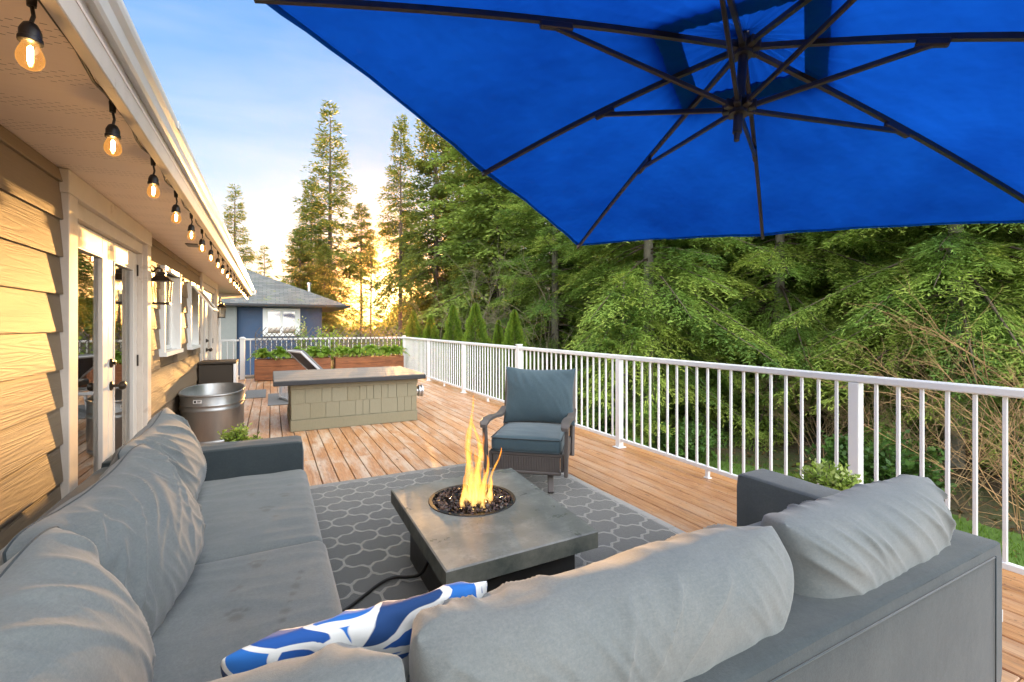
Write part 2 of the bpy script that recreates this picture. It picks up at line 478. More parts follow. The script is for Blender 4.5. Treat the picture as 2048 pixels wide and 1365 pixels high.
# shingle cladding of box
t = NT('cladding_shingle'); tint = t.attr()
n = t.noise(t.coords((14, 14, 3)), 6, 5, .6)
c = t.mix(n, (.195, .185, .122), (.27, .255, .175)); c = t.mix(t.math('MULTIPLY', tint, .5), c, (.26, .255, .19))
t.bsdf(c, .75, 0, t.bump(n, .3, .004)); M['clad'] = t.m
t = NT('slab_boards'); n = t.noise(t.coords((2.5, 30, 4)), 2, 6, .65); n2 = t.noise(t.coords(), 5, 6, .7)
c = t.mix(t.ramp(n, [(.3, (0, 0, 0)), (.7, (1, 1, 1))]), (.085, .083, .08), (.27, .245, .21)); c = t.mix(t.math('MULTIPLY', n2, .5), c, (.14, .14, .145))
t.bsdf(c, .7, 0, t.bump(n, .3, .004)); M['slab'] = t.m
M['slabedge'] = paint('slab_edge', (.022, .025, .030), .6, .2, 12, .2)

# roof shingles of neighbour
t = NT('roof_shingles'); v = t.coords()
br = t.new('TexBrick'); t.link(v, br.inputs['Vector']); br.inputs['Scale'].default_value = 1.0
br.inputs['Brick Width'].default_value = .45; br.inputs['Row Height'].default_value = .20; br.inputs['Mortar Size'].default_value = .012
br.inputs['Color1'].default_value = (.085, .097, .10, 1); br.inputs['Color2'].default_value = (.15, .16, .155, 1); br.inputs['Mortar'].default_value = (.045, .05, .05, 1)
n = t.noise(v, 1.4, 6, .75)
c = t.mix(t.ramp(n, [(.58, (0, 0, 0)), (.7, (1, 1, 1))]), br.outputs[0], (.16, .19, .07))
t.bsdf(c, .85, 0, t.bump(br.outputs['Fac'], -.4, .02)); M['shingle'] = t.m

# glass of the doors and windows
t = NT('window_glass')
gl = t.new('BsdfGlossy'); gl.inputs['Roughness'].default_value = .015; gl.inputs[0].default_value = (.95, .95, .92, 1)
tp = t.new('BsdfTransparent'); tp.inputs[0].default_value = (.72, .74, .72, 1)
fr = t.new('Fresnel'); fr.inputs[0].default_value = 1.9
f = t.math('MULTIPLY_ADD', fr.outputs[0], 1.0, .12, clamp=True)
bp = t.bump(t.noise(t.coords(), 2.2, 2), .02, .02); t.link(bp, gl.inputs['Normal'])
ms = t.new('MixShader'); t.link(f, ms.inputs[0]); t.link(tp.outputs[0], ms.inputs[1]); t.link(gl.outputs[0], ms.inputs[2]); t.link(ms.outputs[0], t.out.inputs[0])
M['glass'] = t.m
t = NT('lantern_glass')
gl = t.new('BsdfGlossy'); gl.inputs['Roughness'].default_value = .05
tp = t.new('BsdfTransparent'); tp.inputs[0].default_value = (.9, .88, .82, 1)
ms = t.new('MixShader'); ms.inputs[0].default_value = .22; t.link(tp.outputs[0], ms.inputs[1]); t.link(gl.outputs[0], ms.inputs[2]); t.link(ms.outputs[0], t.out.inputs[0]); M['lglass'] = t.m

# bulbs
BULB = 85.0
M['filament'] = emit('glowing_filament', (1, .64, .28), BULB)
t = NT('bulb_glass')
lw = t.new('LayerWeight'); lw.inputs[0].default_value = .35
em = t.new('Emission'); em.inputs[0].default_value = (1, .43, .10, 1); em.inputs[1].default_value = .20
tp = t.new('BsdfTransparent'); tp.inputs[0].default_value = (1, .86, .62, 1)
gl = t.new('BsdfGlossy'); gl.inputs['Roughness'].default_value = .08; gl.inputs[0].default_value = (1, .85, .6, 1)
m1 = t.new('MixShader'); t.setin(m1.inputs[0], t.math('MULTIPLY_ADD', lw.outputs['Facing'], .45, .50)); t.link(tp.outputs[0], m1.inputs[1]); t.link(em.outputs[0], m1.inputs[2])
m2 = t.new('MixShader'); m2.inputs[0].default_value = .08; t.link(m1.outputs[0], m2.inputs[1]); t.link(gl.outputs[0], m2.inputs[2])
t.link(m2.outputs[0], t.out.inputs[0]); M['bulbglass'] = t.m

# flame: glowing gas, brighter low down, ragged
t = NT('flame_gas'); v = t.coords(); tint = t.attr()
n = t.noise(t.coords((22, 22, 6)), 1.3, 4, .6, 1.4)
lw = t.new('LayerWeight'); lw.inputs[0].default_value = .5
core = t.math('SUBTRACT', 1.0, lw.outputs['Facing'])
col = t.ramp(t.math('ADD', t.math('MULTIPLY', tint, .55), t.math('MULTIPLY', t.math('SUBTRACT', 1.0, core), .55)), [(.0, (1, .70, .24)), (.35, (1, .40, .05)), (.75, (1, .20, .015)), (1, (.9, .11, .01))])
em = t.new('Emission'); t.link(col, em.inputs[0])
t.setin(em.inputs[1], t.math('MULTIPLY_ADD', t.math('POWER', core, 2.0), .62, .08))
tp = t.new('BsdfTransparent')
al = t.math('MULTIPLY', t.math('POWER', core, 1.7), t.ramp(n, [(.34, (.0, .0, .0)), (.62, (1, 1, 1))]))
al = t.math('MULTIPLY', al, .5)
ms = t.new('MixShader'); t.link(al, ms.inputs[0]); t.link(tp.outputs[0], ms.inputs[1]); t.link(em.outputs[0], ms.inputs[2]); t.link(ms.outputs[0], t.out.inputs[0]); M['flame'] = t.m

# foliage
def leafmat(name, stops, trans=.4, tcol=None, rough=.6):
    t = NT(name); c = t.ramp(t.attr(), stops)
    p = t.new('BsdfPrincipled'); t.link(c, p.inputs['Base Color']); p.inputs['Roughness'].default_value = rough; p.inputs['Specular IOR Level'].default_value = .25
    tr = t.new('BsdfTranslucent'); t.link(t.mix(.5, c, tcol or (.16, .17, .02)), tr.inputs[0])
    ms = t.new('MixShader'); ms.inputs[0].default_value = trans
    t.link(p.outputs[0], ms.inputs[1]); t.link(tr.outputs[0], ms.inputs[2]); t.link(ms.outputs[0], t.out.inputs[0])
    return t.m
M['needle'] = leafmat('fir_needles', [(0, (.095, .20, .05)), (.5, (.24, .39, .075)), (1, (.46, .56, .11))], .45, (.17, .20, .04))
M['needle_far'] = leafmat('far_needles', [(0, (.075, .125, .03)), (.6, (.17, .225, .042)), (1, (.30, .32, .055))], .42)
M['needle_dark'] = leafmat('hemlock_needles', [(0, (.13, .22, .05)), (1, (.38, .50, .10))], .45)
M['thuja'] = leafmat('thuja_sprays', [(0, (.09, .18, .022)), (1, (.25, .38, .04))], .4)
M['fern'] = leafmat('fern_fronds', [(0, (.18, .34, .04)), (1, (.46, .64, .11))], .4, (.22, .40, .04))
M['salal'] = leafmat('salal_leaves', [(0, (.04, .10, .025)), (1, (.11, .22, .045))], .3, rough=.35)
M['boxwood'] = leafmat('small_plant_leaves', [(0, (.10, .20, .03)), (.6, (.34, .46, .08)), (1, (.75, .80, .38))], .35, (.3, .4, .06), .45)
M['twig'] = paint('bare_twigs', (.30, .21, .11), .8, .3, 8)
M['palewig'] = paint('pale_twigs', (.24, .21, .13), .8, .3, 8)
M['redtwig'] = paint('tan_twigs', (.40, .24, .11), .8, .3, 8)
t = NT('bark'); n = t.noise(t.coords((9, 9, 1.8)), 2, 6, .7); c = t.mix(n, (.045, .033, .024), (.17, .13, .095)); t.bsdf(c, .9, 0, t.bump(n, .8, .04)); M['bark'] = t.m
t = NT('pale_bark'); n = t.noise(t.coords((9, 9, 4)), 2, 6, .7); c = t.mix(n, (.10, .095, .07), (.30, .28, .22)); t.bsdf(c, .9, 0, t.bump(n, .6, .02)); M['palebark'] = t.m

# ground
t = NT('forest_ground'); v = t.coords()
n = t.noise(v, .35, 6, .7); n2 = t.noise(v, 9, 6, .7)
soil = t.mix(n2, (.035, .022, .014), (.13, .085, .05)); moss = t.mix(n2, (.03, .05, .012), (.07, .10, .022))
c = t.mix(t.ramp(n, [(.45, (0, 0, 0)), (.6, (1, 1, 1))]), soil, moss)
t.bsdf(c, .95, 0, t.bump(n2, .8, .05)); M['ground'] = t.m
t = NT('lawn_soil'); n2 = t.noise(t.coords(), 14, 6, .7)
c = t.mix(n2, (.045, .10, .012), (.11, .20, .025)); t.bsdf(c, .9, 0, t.bump(n2, .8, .03)); M['lawn'] = t.m
M['grass'] = leafmat('grass_blades', [(0, (.05, .12, .014)), (1, (.14, .26, .03))], .35)

# ------------------------------------------------------------------ world and sun
SUN_AZ, SUN_EL = math.radians(12.2), math.radians(3.7)
sd = Vector((math.sin(SUN_AZ) * math.cos(SUN_EL), math.cos(SUN_AZ) * math.cos(SUN_EL), math.sin(SUN_EL)))
w = bpy.data.worlds.new('World'); sc.world = w; w.use_nodes = True
wt = w.node_tree; wt.nodes.clear()
class WT(NT):
    def __init__(s):
        s.t = wt; s.n = wt.nodes; s.l = wt.links; s.out = s.n.new('ShaderNodeOutputWorld')
t = WT()
sky = t.new('TexSky', sky_type='NISHITA'); sky.sun_disc = False; sky.sun_elevation = SUN_EL; sky.sun_rotation = SUN_AZ
sky.altitude = 100; sky.air_density = 1.0; sky.dust_density = .6; sky.ozone_density = 1.4
bg1 = t.new('Background'); t.link(sky.outputs[0], bg1.inputs[0]); bg1.inputs[1].default_value = .012
tc = t.new('TexCoord'); dirv = tc.outputs['Generated']
nrm = t.new('VectorMath', operation='NORMALIZE'); t.link(dirv, nrm.inputs[0]); dv = nrm.outputs[0]
sp = t.new('SeparateXYZ'); t.link(dv, sp.inputs[0]); z = sp.outputs[2]
grad = t.ramp(t.math('ADD', z, 0.0, clamp=True), [(0, (1.0, .90, .78)), (.07, (1.0, .98, .96)), (.17, (.86, .94, 1.0)), (.28, (.44, .70, 1.0)), (.42, (.20, .50, 1.0)), (.60, (.10, .38, 1.0)), (.74, (1.3, 1.35, 1.4)), (1, (2.3, 2.25, 2.2))])  # top stops, out of view, brightened as added fill light on the deck
# thin cloud: stretched noise on a sky plane
pz = t.math('ADD', z, .12)
cx_ = t.math('DIVIDE', sp.outputs[0], pz); cy_ = t.math('DIVIDE', sp.outputs[1], pz)
cmb = t.new('CombineXYZ'); t.link(cx_, cmb.inputs[0]); t.link(cy_, cmb.inputs[1])
mp = t.new('Mapping'); t.link(cmb.outputs[0], mp.inputs[0]); mp.inputs[3].default_value = (.55, 1.5, 1); mp.inputs[2].default_value = (0, 0, .5)
cl = t.noise(mp.outputs[0], 1.1, 6, .55, .3)
cf = t.ramp(cl, [(.42, (0, 0, 0)), (.70, (1, 1, 1))])
grad = t.mix(t.math('MULTIPLY', cf, .45), grad, (.97, .98, 1.0))
# glow of the hazy sun
dt = t.new('VectorMath', operation='DOT_PRODUCT'); t.link(dv, dt.inputs[0]); dt.inputs[1].default_value = sd
dd = t.math('MAXIMUM', dt.outputs['Value'], 0.0)
g1 = t.math('POWER', dd, 800.0); g2 = t.math('POWER', dd, 150.0); g3 = t.math('POWER', dd, 30.0)
grad = t.mix(t.math('MULTIPLY', g3, .10), grad, (1.25, .88, .45))
grad = t.mix(t.math('MULTIPLY', g2, .95), grad, (2.2, .52, .02))
glow = t.mix(t.math('MULTIPLY', g1, 1.0, clamp=True), (0, 0, 0), (9, 6.0, 2.6))
# added unseen bright sky opposite the sun, fill for the shaded fronts
opp = t.math('MULTIPLY_ADD', sp.outputs[1], -1.0, .40, clamp=True)
fill_noise = t.noise(mp.outputs[0], 2.3, 5, .6)
opp = t.math('MULTIPLY', opp, t.math('MULTIPLY_ADD', fill_noise, .8, .6))
grad = t.mix(opp, grad, (5.2, 5.2, 5.2))
tot = t.mix(1.0, grad, glow, 'ADD')
bg2 = t.new('Background'); t.link(tot, bg2.inputs[0]); bg2.inputs[1].default_value = .19
ads = t.new('AddShader'); t.link(bg1.outputs[0], ads.inputs[0]); t.link(bg2.outputs[0], ads.inputs[1]); t.link(ads.outputs[0], t.out.inputs[0])

sl = bpy.data.lights.new('sun', 'SUN'); sl.energy = 4.0; sl.angle = math.radians(.6); sl.color = (1, .52, .16)
so = bpy.data.objects.new('sun', sl); COL.objects.link(so)
so.rotation_euler = sd.to_track_quat('Z', 'Y').to_euler()
so.location = (10, 50, 20)

sc.view_settings.view_transform = 'Standard'; sc.view_settings.look = 'None'
sc.view_settings.exposure = 2.3; sc.view_settings.gamma = 1
sc.cycles.max_bounces = 7; sc.cycles.diffuse_bounces = 4; sc.cycles.transparent_max_bounces = 16; sc.cycles.transmission_bounces = 6
sc.cycles.use_denoising = True
sc.cycles.sample_clamp_indirect = 4.0
sc.cycles.caustics_reflective = False; sc.cycles.caustics_refractive = False

# ------------------------------------------------------------------ ground
GZ = -1.5
mb = MB()
NX = 60
vs = []; fs = []
def gh(x, y):
    r = math.hypot(x, y)
    return GZ + .12 * noise.noise((x * .15, y * .15, 0)) * min(1, r / 6) + (.010 * max(0, r - 20) if r < 150 else 1.3)
xs = np.concatenate([np.linspace(-150, -40, 8), np.linspace(-30, 60, 61), np.linspace(70, 170, 9)])
ys = np.concatenate([np.linspace(-60, -30, 4), np.linspace(-20, 80, 61), np.linspace(95, 180, 7)])
for y in ys:
    for x in xs: vs.append((x, y, gh(x, y)))
n = len(xs)
for j in range(len(ys) - 1):
    for i in range(n - 1): fs.append((j * n + i, j * n + i + 1, (j + 1) * n + i + 1, (j + 1) * n + i))
mb.add(vs, fs); g = mb.build('ground', M['ground'], smooth=True); tag(g, None, None, None, 'structure')

# lawn strip beside the deck
mb = MB(); vs = []; fs = []
N = 50
for j in range(N + 1):
    y = -2 + 20 * j / N
    e = 9.2 + 1.0 * noise.noise((3.1, y * .35, 1)) + .35 * noise.noise((7, y * 1.4, 1))
    for i in range(9):
        x = 3.9 + (e - 3.9) * i / 8
        vs.append((x, y, gh(x, y) + .03))
for j in range(N):
    for i in range(8): fs.append((j * 9 + i, j * 9 + i + 1, j * 9 + i + 10, j * 9 + i + 9))
mb.add(vs, fs); tag(mb.build('lawn', M['lawn'], smooth=True), None, None, None, 'structure')

def blades(P, D, Nn, L, W, tint):
    """diamond leaves: base P, direction D, width vector from N x D"""
    S_ = np.cross(D, Nn); S_ /= (np.linalg.norm(S_, axis=1, keepdims=True) + 1e-9)
    L = np.asarray(L).reshape(-1, 1); W = np.asarray(W).reshape(-1, 1)
    m = P + D * L * .45
    V = np.stack([P, m + S_ * W * .5, P + D * L, m - S_ * W * .5], 1).reshape(-1, 3)
    Q = np.arange(len(P) * 4).reshape(-1, 4)
    return V, Q, np.repeat(tint, 4)
def unit(a): return a / (np.linalg.norm(a, axis=-1, keepdims=True) + 1e-9)

n = 26000
gx = rng.uniform(4, 9.2, n); gy = rng.uniform(-1, 13, n)
gz = np.array([gh(a, b) for a, b in zip(gx, gy)]) + .03
D = unit(np.stack([rng.normal(0, .35, n), rng.normal(0, .35, n), np.ones(n)], 1))
V, Q, T = blades(np.stack([gx, gy, gz], 1), D, unit(rng.normal(0, 1, (n, 3))), rng.uniform(.05, .11, n), rng.uniform(.008, .016, n), rng.uniform(0, 1, n))
tag(np_mesh('grass', V, Q, T, M['grass']), 'short green lawn grass below the deck', 'grass', None, 'stuff')

# ------------------------------------------------------------------ deck
XW, XF, YB = -1.03, 3.58, 14.0
mb = MB()
pitch = .1415; x = -1.0; i = 0
while x < XF + .12:
    y = -2.5
    first = True
    while y < YB + .12:
        L = random.uniform(2.6, 4.9); y1 = min(YB + .14, y + L)
        if YB + .14 - y1 < .6: y1 = YB + .14
        mb.box(x, x + pitch - .009, y + .0015, y1 - .0015, -.038, random.uniform(-.0015, .0005), .004, None, random.random())
        y = y1
    x += pitch
d = mb.build('deck', M['deck']); tag(d, None, None, None, 'structure')
mb = MB()
mb.box(-1.0, XF + .08, -2.5, YB + .1, -.30, -.045)
for y in (-1, 3, 7, 11, 14):
    mb.box(XF - .1, XF + .02, y - .06, y + .06, -1.6, -.3)
tag(mb.build('deck_frame', paint('deck_frame_wood', (.06, .035, .02), .9, .3, 5)), None, None, None, 'structure')

# rug
mb = MB(); N = 40
vs = []; fs = []
for j in range(N + 1):
    for i in range(N + 1):
        x = -.55 + 3.05 * i / N; y = 0.95 + 3.47 * j / N
        vs.append((x, y, .008 + .003 * noise.noise((x * 2, y * 2, 3))))
for j in range(N):
    for i in range(N): fs.append((j * (N + 1) + i, j * (N + 1) + i + 1, (j + 1) * (N + 1) + i + 1, (j + 1) * (N + 1) + i))
mb.add(vs, fs)
o = mb.build('rug', M['rug'], smooth=True); tag(o, 'dark grey outdoor rug with pale trellis pattern under the fire table', 'rug')
md = o.modifiers.new('thick', 'SOLIDIFY'); md.thickness = .007; md.offset = -1
for nm, (x0, x1, y0, y1), lb in (('door_mat', (-.47, -.09, 10.3, 11.55), 'small plain grey mat lying by the metal tank'), ('floor_mat', (-.05, 2.0, 9.2, 10.75), 'large pale grey mat under the sun lounger')):
    mb = MB(); mb.box(x0, x1, y0, y1, .002, .012, .003); tag(mb.build(nm, M['mat']), lb, 'mat')

# ------------------------------------------------------------------ railings
def post(mb, x, y, top, w=.062):
    mb.box(x - w / 2, x + w / 2, y - w / 2, y + w / 2, .012, top, .004)
    mb.box(x - .06, x + .06, y - .055, y + .055, .001, .012, .003)
side = thing('railing', 'long white metal railing with thin balusters along the forest side', 'railing', (XF, 4.2, 0), 'white deck railings')
posts_y = [1.756 + 2.45 * k for k in range(6)]
ys_ = [-0.694] + posts_y
for k, y in enumerate(ys_):
    cap = k in (3, 6)
    mb = MB(); post(mb, XF, y, 1.09 if cap else 1.018, .075 if cap else .066)
    if cap:
        mb.box(XF - .046, XF + .046, y - .046, y + .046, 1.09, 1.105, .004)
    mb.build('post', M['white'], side)
mb = MB()
segs = [(-1.9, ys_[3] - .038), (ys_[3] + .038, ys_[6] - .038)]
for a, b in segs: mb.box(XF - .032, XF + .032, a, b, 1.02, 1.07, .008)
mb.build('top_rail', M['white'], side)
mb = MB()
for a, b in zip(ys_[:-1], ys_[1:]): mb.box(XF - .018, XF + .018, a + .04, b - .04, .075, .112, .004)
mb.build('bottom_rail', M['white'], side)
cnt = 0; rest = MB()
for a, b in reversed(list(zip(ys_[:-1], ys_[1:]))):
    for q in range(1, 20):
        y = a + (b - a) * q / 20
        bm_ = MB() if cnt < 100 and not (a < 1 and q < 14) else rest
        bm_.box(XF - .0095, XF + .0095, y - .0095, y + .0095, .112, 1.02, .002)
        if bm_ is not rest: bm_.build('baluster', M['white'], side); cnt += 1
    mb = MB(); y = (a + b) / 2
    mb.box(XF - .015, XF + .015, y - .015, y + .015, .010, .075); mb.box(XF - .022, XF + .022, y - .03, y + .03, .001, .010, .002)
    mb.build('foot', M['white'], side)
r_ = rest.build('baluster', M['white'], side); r_['kind'] = 'stuff'

back = thing('railing', 'white metal railing across the far end behind the planters', 'railing', (0, YB, 0), 'white deck railings')
xs_p = [-.66, 1.46]
for k, x in enumerate(xs_p):
    mb = MB(); ww = .11 if k == 0 else .06
    post(mb, x, YB, 1.06 if k == 0 else 1.018, ww)
    if k == 0:
        mb.box(x - .075, x + .075, YB - .075, YB + .075, 1.06, 1.085, .006); mb.lathe([(.075, 1.085), (.03, 1.115)], (x, YB, 0), 4)
    mb.build('post', M['white'], back)
mb = MB(); mb.box(-.60, XF - .042, YB - .032, YB + .032, 1.02, 1.07, .008); mb.box(-1.25, -.735, YB - .03, YB + .03, 1.0, 1.05, .006); mb.build('top_rail', M['white'], back)
mb = MB(); mb.box(-.60, 1.425, YB - .018, YB + .018, .075, .112, .004); mb.box(1.495, XF - .042, YB - .018, YB + .018, .075, .112, .004); mb.box(-1.25, -.735, YB - .018, YB + .018, .075, .112, .004)
mb.build('bottom_rail', M['white'], back)
x = -.60 + .12
while x < XF - .06:
    if abs(x - 1.46) > .05:
        mb = MB(); mb.box(x - .0095, x + .0095, YB - .0095, YB + .0095, .112, 1.02, .002); mb.build('baluster', M['white'], back)
    x += .1225
for x in (-.86, -1.0, -1.13):
    mb = MB(); mb.box(x - .0095, x + .0095, YB - .0095, YB + .0095, .112, 1.0, .002); mb.build('baluster', M['white'], back)

# ------------------------------------------------------------------ own house
house = thing('house', 'tan lap-sided house with white French doors and wide eave beside the deck', 'house', (XW, 6, 0))
YE = 11.75        # end of the wall
EAVE_END = 14.6
SOF = 2.275
open_ = [(3.40, 5.38, -.1, 2.20), (5.93, 6.93, 1.13, 1.99), (7.72, 8.50, 1.12, 1.97), (9.0, 11.42, -.1, 2.20)]
mb = MB()
ex = .205; k = 0; z = -.06
while z < SOF - .02:
    z1 = min(z + ex, SOF - .004)
    cuts = sorted([(a, b) for a, b, c, d_ in open_ if c < z1 - .02 and d_ > z + .02])
    y = -3.0; spans = []
    for a, b in cuts:
        spans.append((y, a)); y = b
    spans.append((y, YE))
    for a, b in spans:
        if b - a < .02: continue
        pos = a
        while pos < b - .01:
            L = random.uniform(1.3, 3.2); e = min(b, pos + L)
            if b - e < .35: e = b
            # wedge-shaped board: bottom edge stands out
            x0, xb, xt = XW - .03, XW + .016, XW + .002
            vs = [(x0, pos + .001, z), (xb, pos + .001, z), (xb - .002, pos + .001, z + .008), (xt, pos + .001, z1 + .012), (x0, pos + .001, z1 + .012)]
            vs = [(XW - .03, pos + .001, z), (XW + .018, pos + .001, z), (XW + .019, pos + .001, z + .006), (XW + .003, pos + .001, z1 - .0005), (XW - .03, pos + .001, z1 - .0005)]
            vs = vs + [(p[0], e - .001, p[2]) for p in vs]
            fs = [(4, 3, 2, 1, 0), (5, 6, 7, 8, 9)] + [(q, (q + 1) % 5, (q + 1) % 5 + 5, q + 5) for q in range(5)]
            mb.add(vs, fs, random.random())
            pos = e
    z = z1; k += 1
wall = mb.build('wall', M['siding'], house)
mb = MB()
def wallseg(a, b, c, d_): mb.box(XW - .2, XW - .032, a, b, c, d_)
# solid core with the openings left out
ys2 = [-3.0]
for a, b, c, d_ in open_: ys2 += [a, b]
ys2.append(YE)
for i in range(0, len(ys2), 2): wallseg(ys2[i], ys2[i + 1], -1.5, SOF + .3)
for a, b, c, d_ in open_:
    wallseg(a, b, d_, SOF + .3)
    if c > 0: wallseg(a, b, -1.5, c)
    else: wallseg(a, b, -1.5, 0)
mb.box(XW - .2, XW - .01, YE, YE + .05, -1.5, SOF + .3)        # corner
mb.box(-6, XW - .2, YE - .1, YE + .05, -1.5, SOF + .3)
mb.build('wall_core', M['siding'], house)
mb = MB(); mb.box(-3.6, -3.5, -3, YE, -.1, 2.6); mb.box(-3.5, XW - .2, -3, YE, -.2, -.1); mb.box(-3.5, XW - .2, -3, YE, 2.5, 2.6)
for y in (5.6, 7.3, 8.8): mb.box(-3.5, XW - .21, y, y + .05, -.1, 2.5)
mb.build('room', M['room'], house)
mb = MB()
for a in (3.7, 4.7): 
    pts = []
    for q in range(30): 
        yy = a + q * .018
        mb.box(-1.42 + .02 * math.sin(q * 1.9), -1.41 + .02 * math.sin(q * 1.9), yy, yy + .019, .1, 2.05)
mb.build('curtain', M['curtain'], house)
# corner board + top frieze
mb = MB(); mb.box(XW + .0, XW + .028, YE - .12, YE + .05, -.05, SOF - .003, .003); mb.build('corner_board', M['trim'], house)
mb = MB(); mb.box(-1.35, -.46, -3.0, EAVE_END - .02, SOF, SOF + .012); mb.build('soffit', M['soffit'], house)
mb = MB(); mb.box(-.50, -.462, -3.0, EAVE_END, 2.20, 2.40, .003); mb.box(-1.4, -.50, EAVE_END - .035, EAVE_END, 2.20, 2.42, .003); mb.build('fascia', M['trim'], house)
# K-style gutter
prof = [(-.461, 2.315), (-.440, 2.315), (-.432, 2.327), (-.426, 2.365), (-.412, 2.385), (-.408, 2.402), (-.408, 2.418), (-.414, 2.418), (-.418, 2.404), (-.452, 2.404), (-.461, 2.418)]
mb = MB(); vs = [(x, -3.0, z) for x, z in prof] + [(x, EAVE_END + .02, z) for x, z in prof]; n = len(prof)
mb.add(vs, [tuple(range(n)), tuple(range(n, 2 * n))[::-1]] + [(i, i + n, (i + 1) % n + n, (i + 1) % n) for i in range(n)])
for y in np.arange(-2, 14, 2.4): mb.box(-.409, -.405, y, y + .05, 2.386, 2.421)
mb.build('gutter', M['gutter'], house)
# roof slab
mb = MB(); a = math.radians(18)
vs = []
for y in (-3, EAVE_END + .03):
    vs += [(-.436, y, 2.432), (-6.5, y, 2.432 + 6.064 * math.tan(a)), (-6.5, y, 2.38 + 6.064 * math.tan(a)), (-.436, y, 2.42)]
mb.add(vs, [(0, 1, 2, 3), (7, 6, 5, 4), (0, 4, 5, 1), (1, 5, 6, 2), (2, 6, 7, 3), (3, 7, 4, 0)]); mb.build('roof', M['shingle'], house)
mb = MB(); mb.box(-.80, -.69, 5.9, 6.1, SOF - .012, SOF - .0, .003); mb.build('soffit_vent', M['chairframe'], house)
mb = MB()
mb.tube([(-.40, EAVE_END - .12, 2.36), (-.40, EAVE_END - .14, 2.25), (-.62, EAVE_END - .7, 2.17), (-1.0, YE + .25, 2.02), (-1.0, YE + .12, 1.9), (-1.0, YE + .12, -.2)], .035, 8); mb.build('downspout', M['gutter'], house, True, 40)

def french_door(y0, y1, label_side):
    """casing, two glazed leaves, hardware; returns the door part"""
    top = 2.05
    xo = XW + .02
    mb = MB()
    mb.box(XW - .06, XW + .042, y0, y0 + .135, -.01, 2.14, .004); mb.box(XW - .06, XW + .042, y1 - .135, y1, -.01, 2.14, .004)
    mb.box(XW - .06, XW + .046, y0 - .012, y1 + .012, 2.14, SOF - .004, .004)
    mb.box(XW - .14, XW + .01, y0 + .135, y0 + .165, .0, 2.14, .003); mb.box(XW - .14, XW + .01, y1 - .165, y1 - .135, 0, 2.14, .003)
    mb.box(XW - .14, XW + .01, y0 + .165, y1 - .165, 2.05, 2.14, .003); mb.box(XW - .14, XW + .03, y0 + .135, y1 - .135, -.02, .035, .003)
    fr_ = mb.build('door_frame', M['trim'], house)
    ya, yb = y0 + .165, y1 - .165; mid = (ya + yb) / 2
    for (a, b, hinge) in ((ya + .004, mid - .004, 0), (mid + .004, yb - .004, 1)):
        mb = MB(); x0, x1 = XW - .075, XW - .03; st = .125
        mb.box(x0, x1, a, a + st, .04, top - .005, .004); mb.box(x0, x1, b - st, b, .04, top - .005, .004)
        mb.box(x0, x1, a + st, b - st, .04, .27, .004); mb.box(x0, x1, a + st, b - st, top - .15, top - .005, .004)
        for (q0, q1) in ((a + st, a + st + .014), (b - st - .014, b - st)): mb.box(x0 + .01, x1 + .006, q0, q1, .27, top - .15, .003)
        mb.box(x0 + .01, x1 + .006, a + st + .014, b - st - .014, .27, .284, .003); mb.box(x0 + .01, x1 + .006, a + st + .014, b - st - .014, top - .164, top - .15, .003)
        leaf = mb.build('door', M['doorpaint'], house)
        mb = MB(); mb.box(XW - .056, XW - .05, a + st, b - st, .27, top - .15); mb.build('pane', M['glass'], leaf)
        if hinge == 1 or label_side:
            hy = a + .055 if hinge == 1 else b - .055
            mb = MB()
            for zz, knob in ((.96, 1), (1.13, 0)):
                mb.lathe([(.034, 0), (.034, .008), (.026, .014), (.011, .016), (.011, .045 if knob else .02)] + ([(.028, .055), (.033, .072), (.026, .088), (.008, .094)] if knob else [(.02, .03), (.006, .034)]), (x1, hy, zz), 16, 'x')
            mb.build('handle', M['bronze'], leaf, True, 40)
        mb = MB()
        hy = b + .002 if hinge == 1 else a - .002
        for zz in (.3, 1.05, 1.85): mb.box(x1 - .004, x1 + .012, hy - .011, hy + .011, zz, zz + .1, .002)
        mb.build('hinge', M['bronze'], leaf)
    return fr_
french_door(3.40, 5.38, False)
french_door(9.0, 11.42, True)

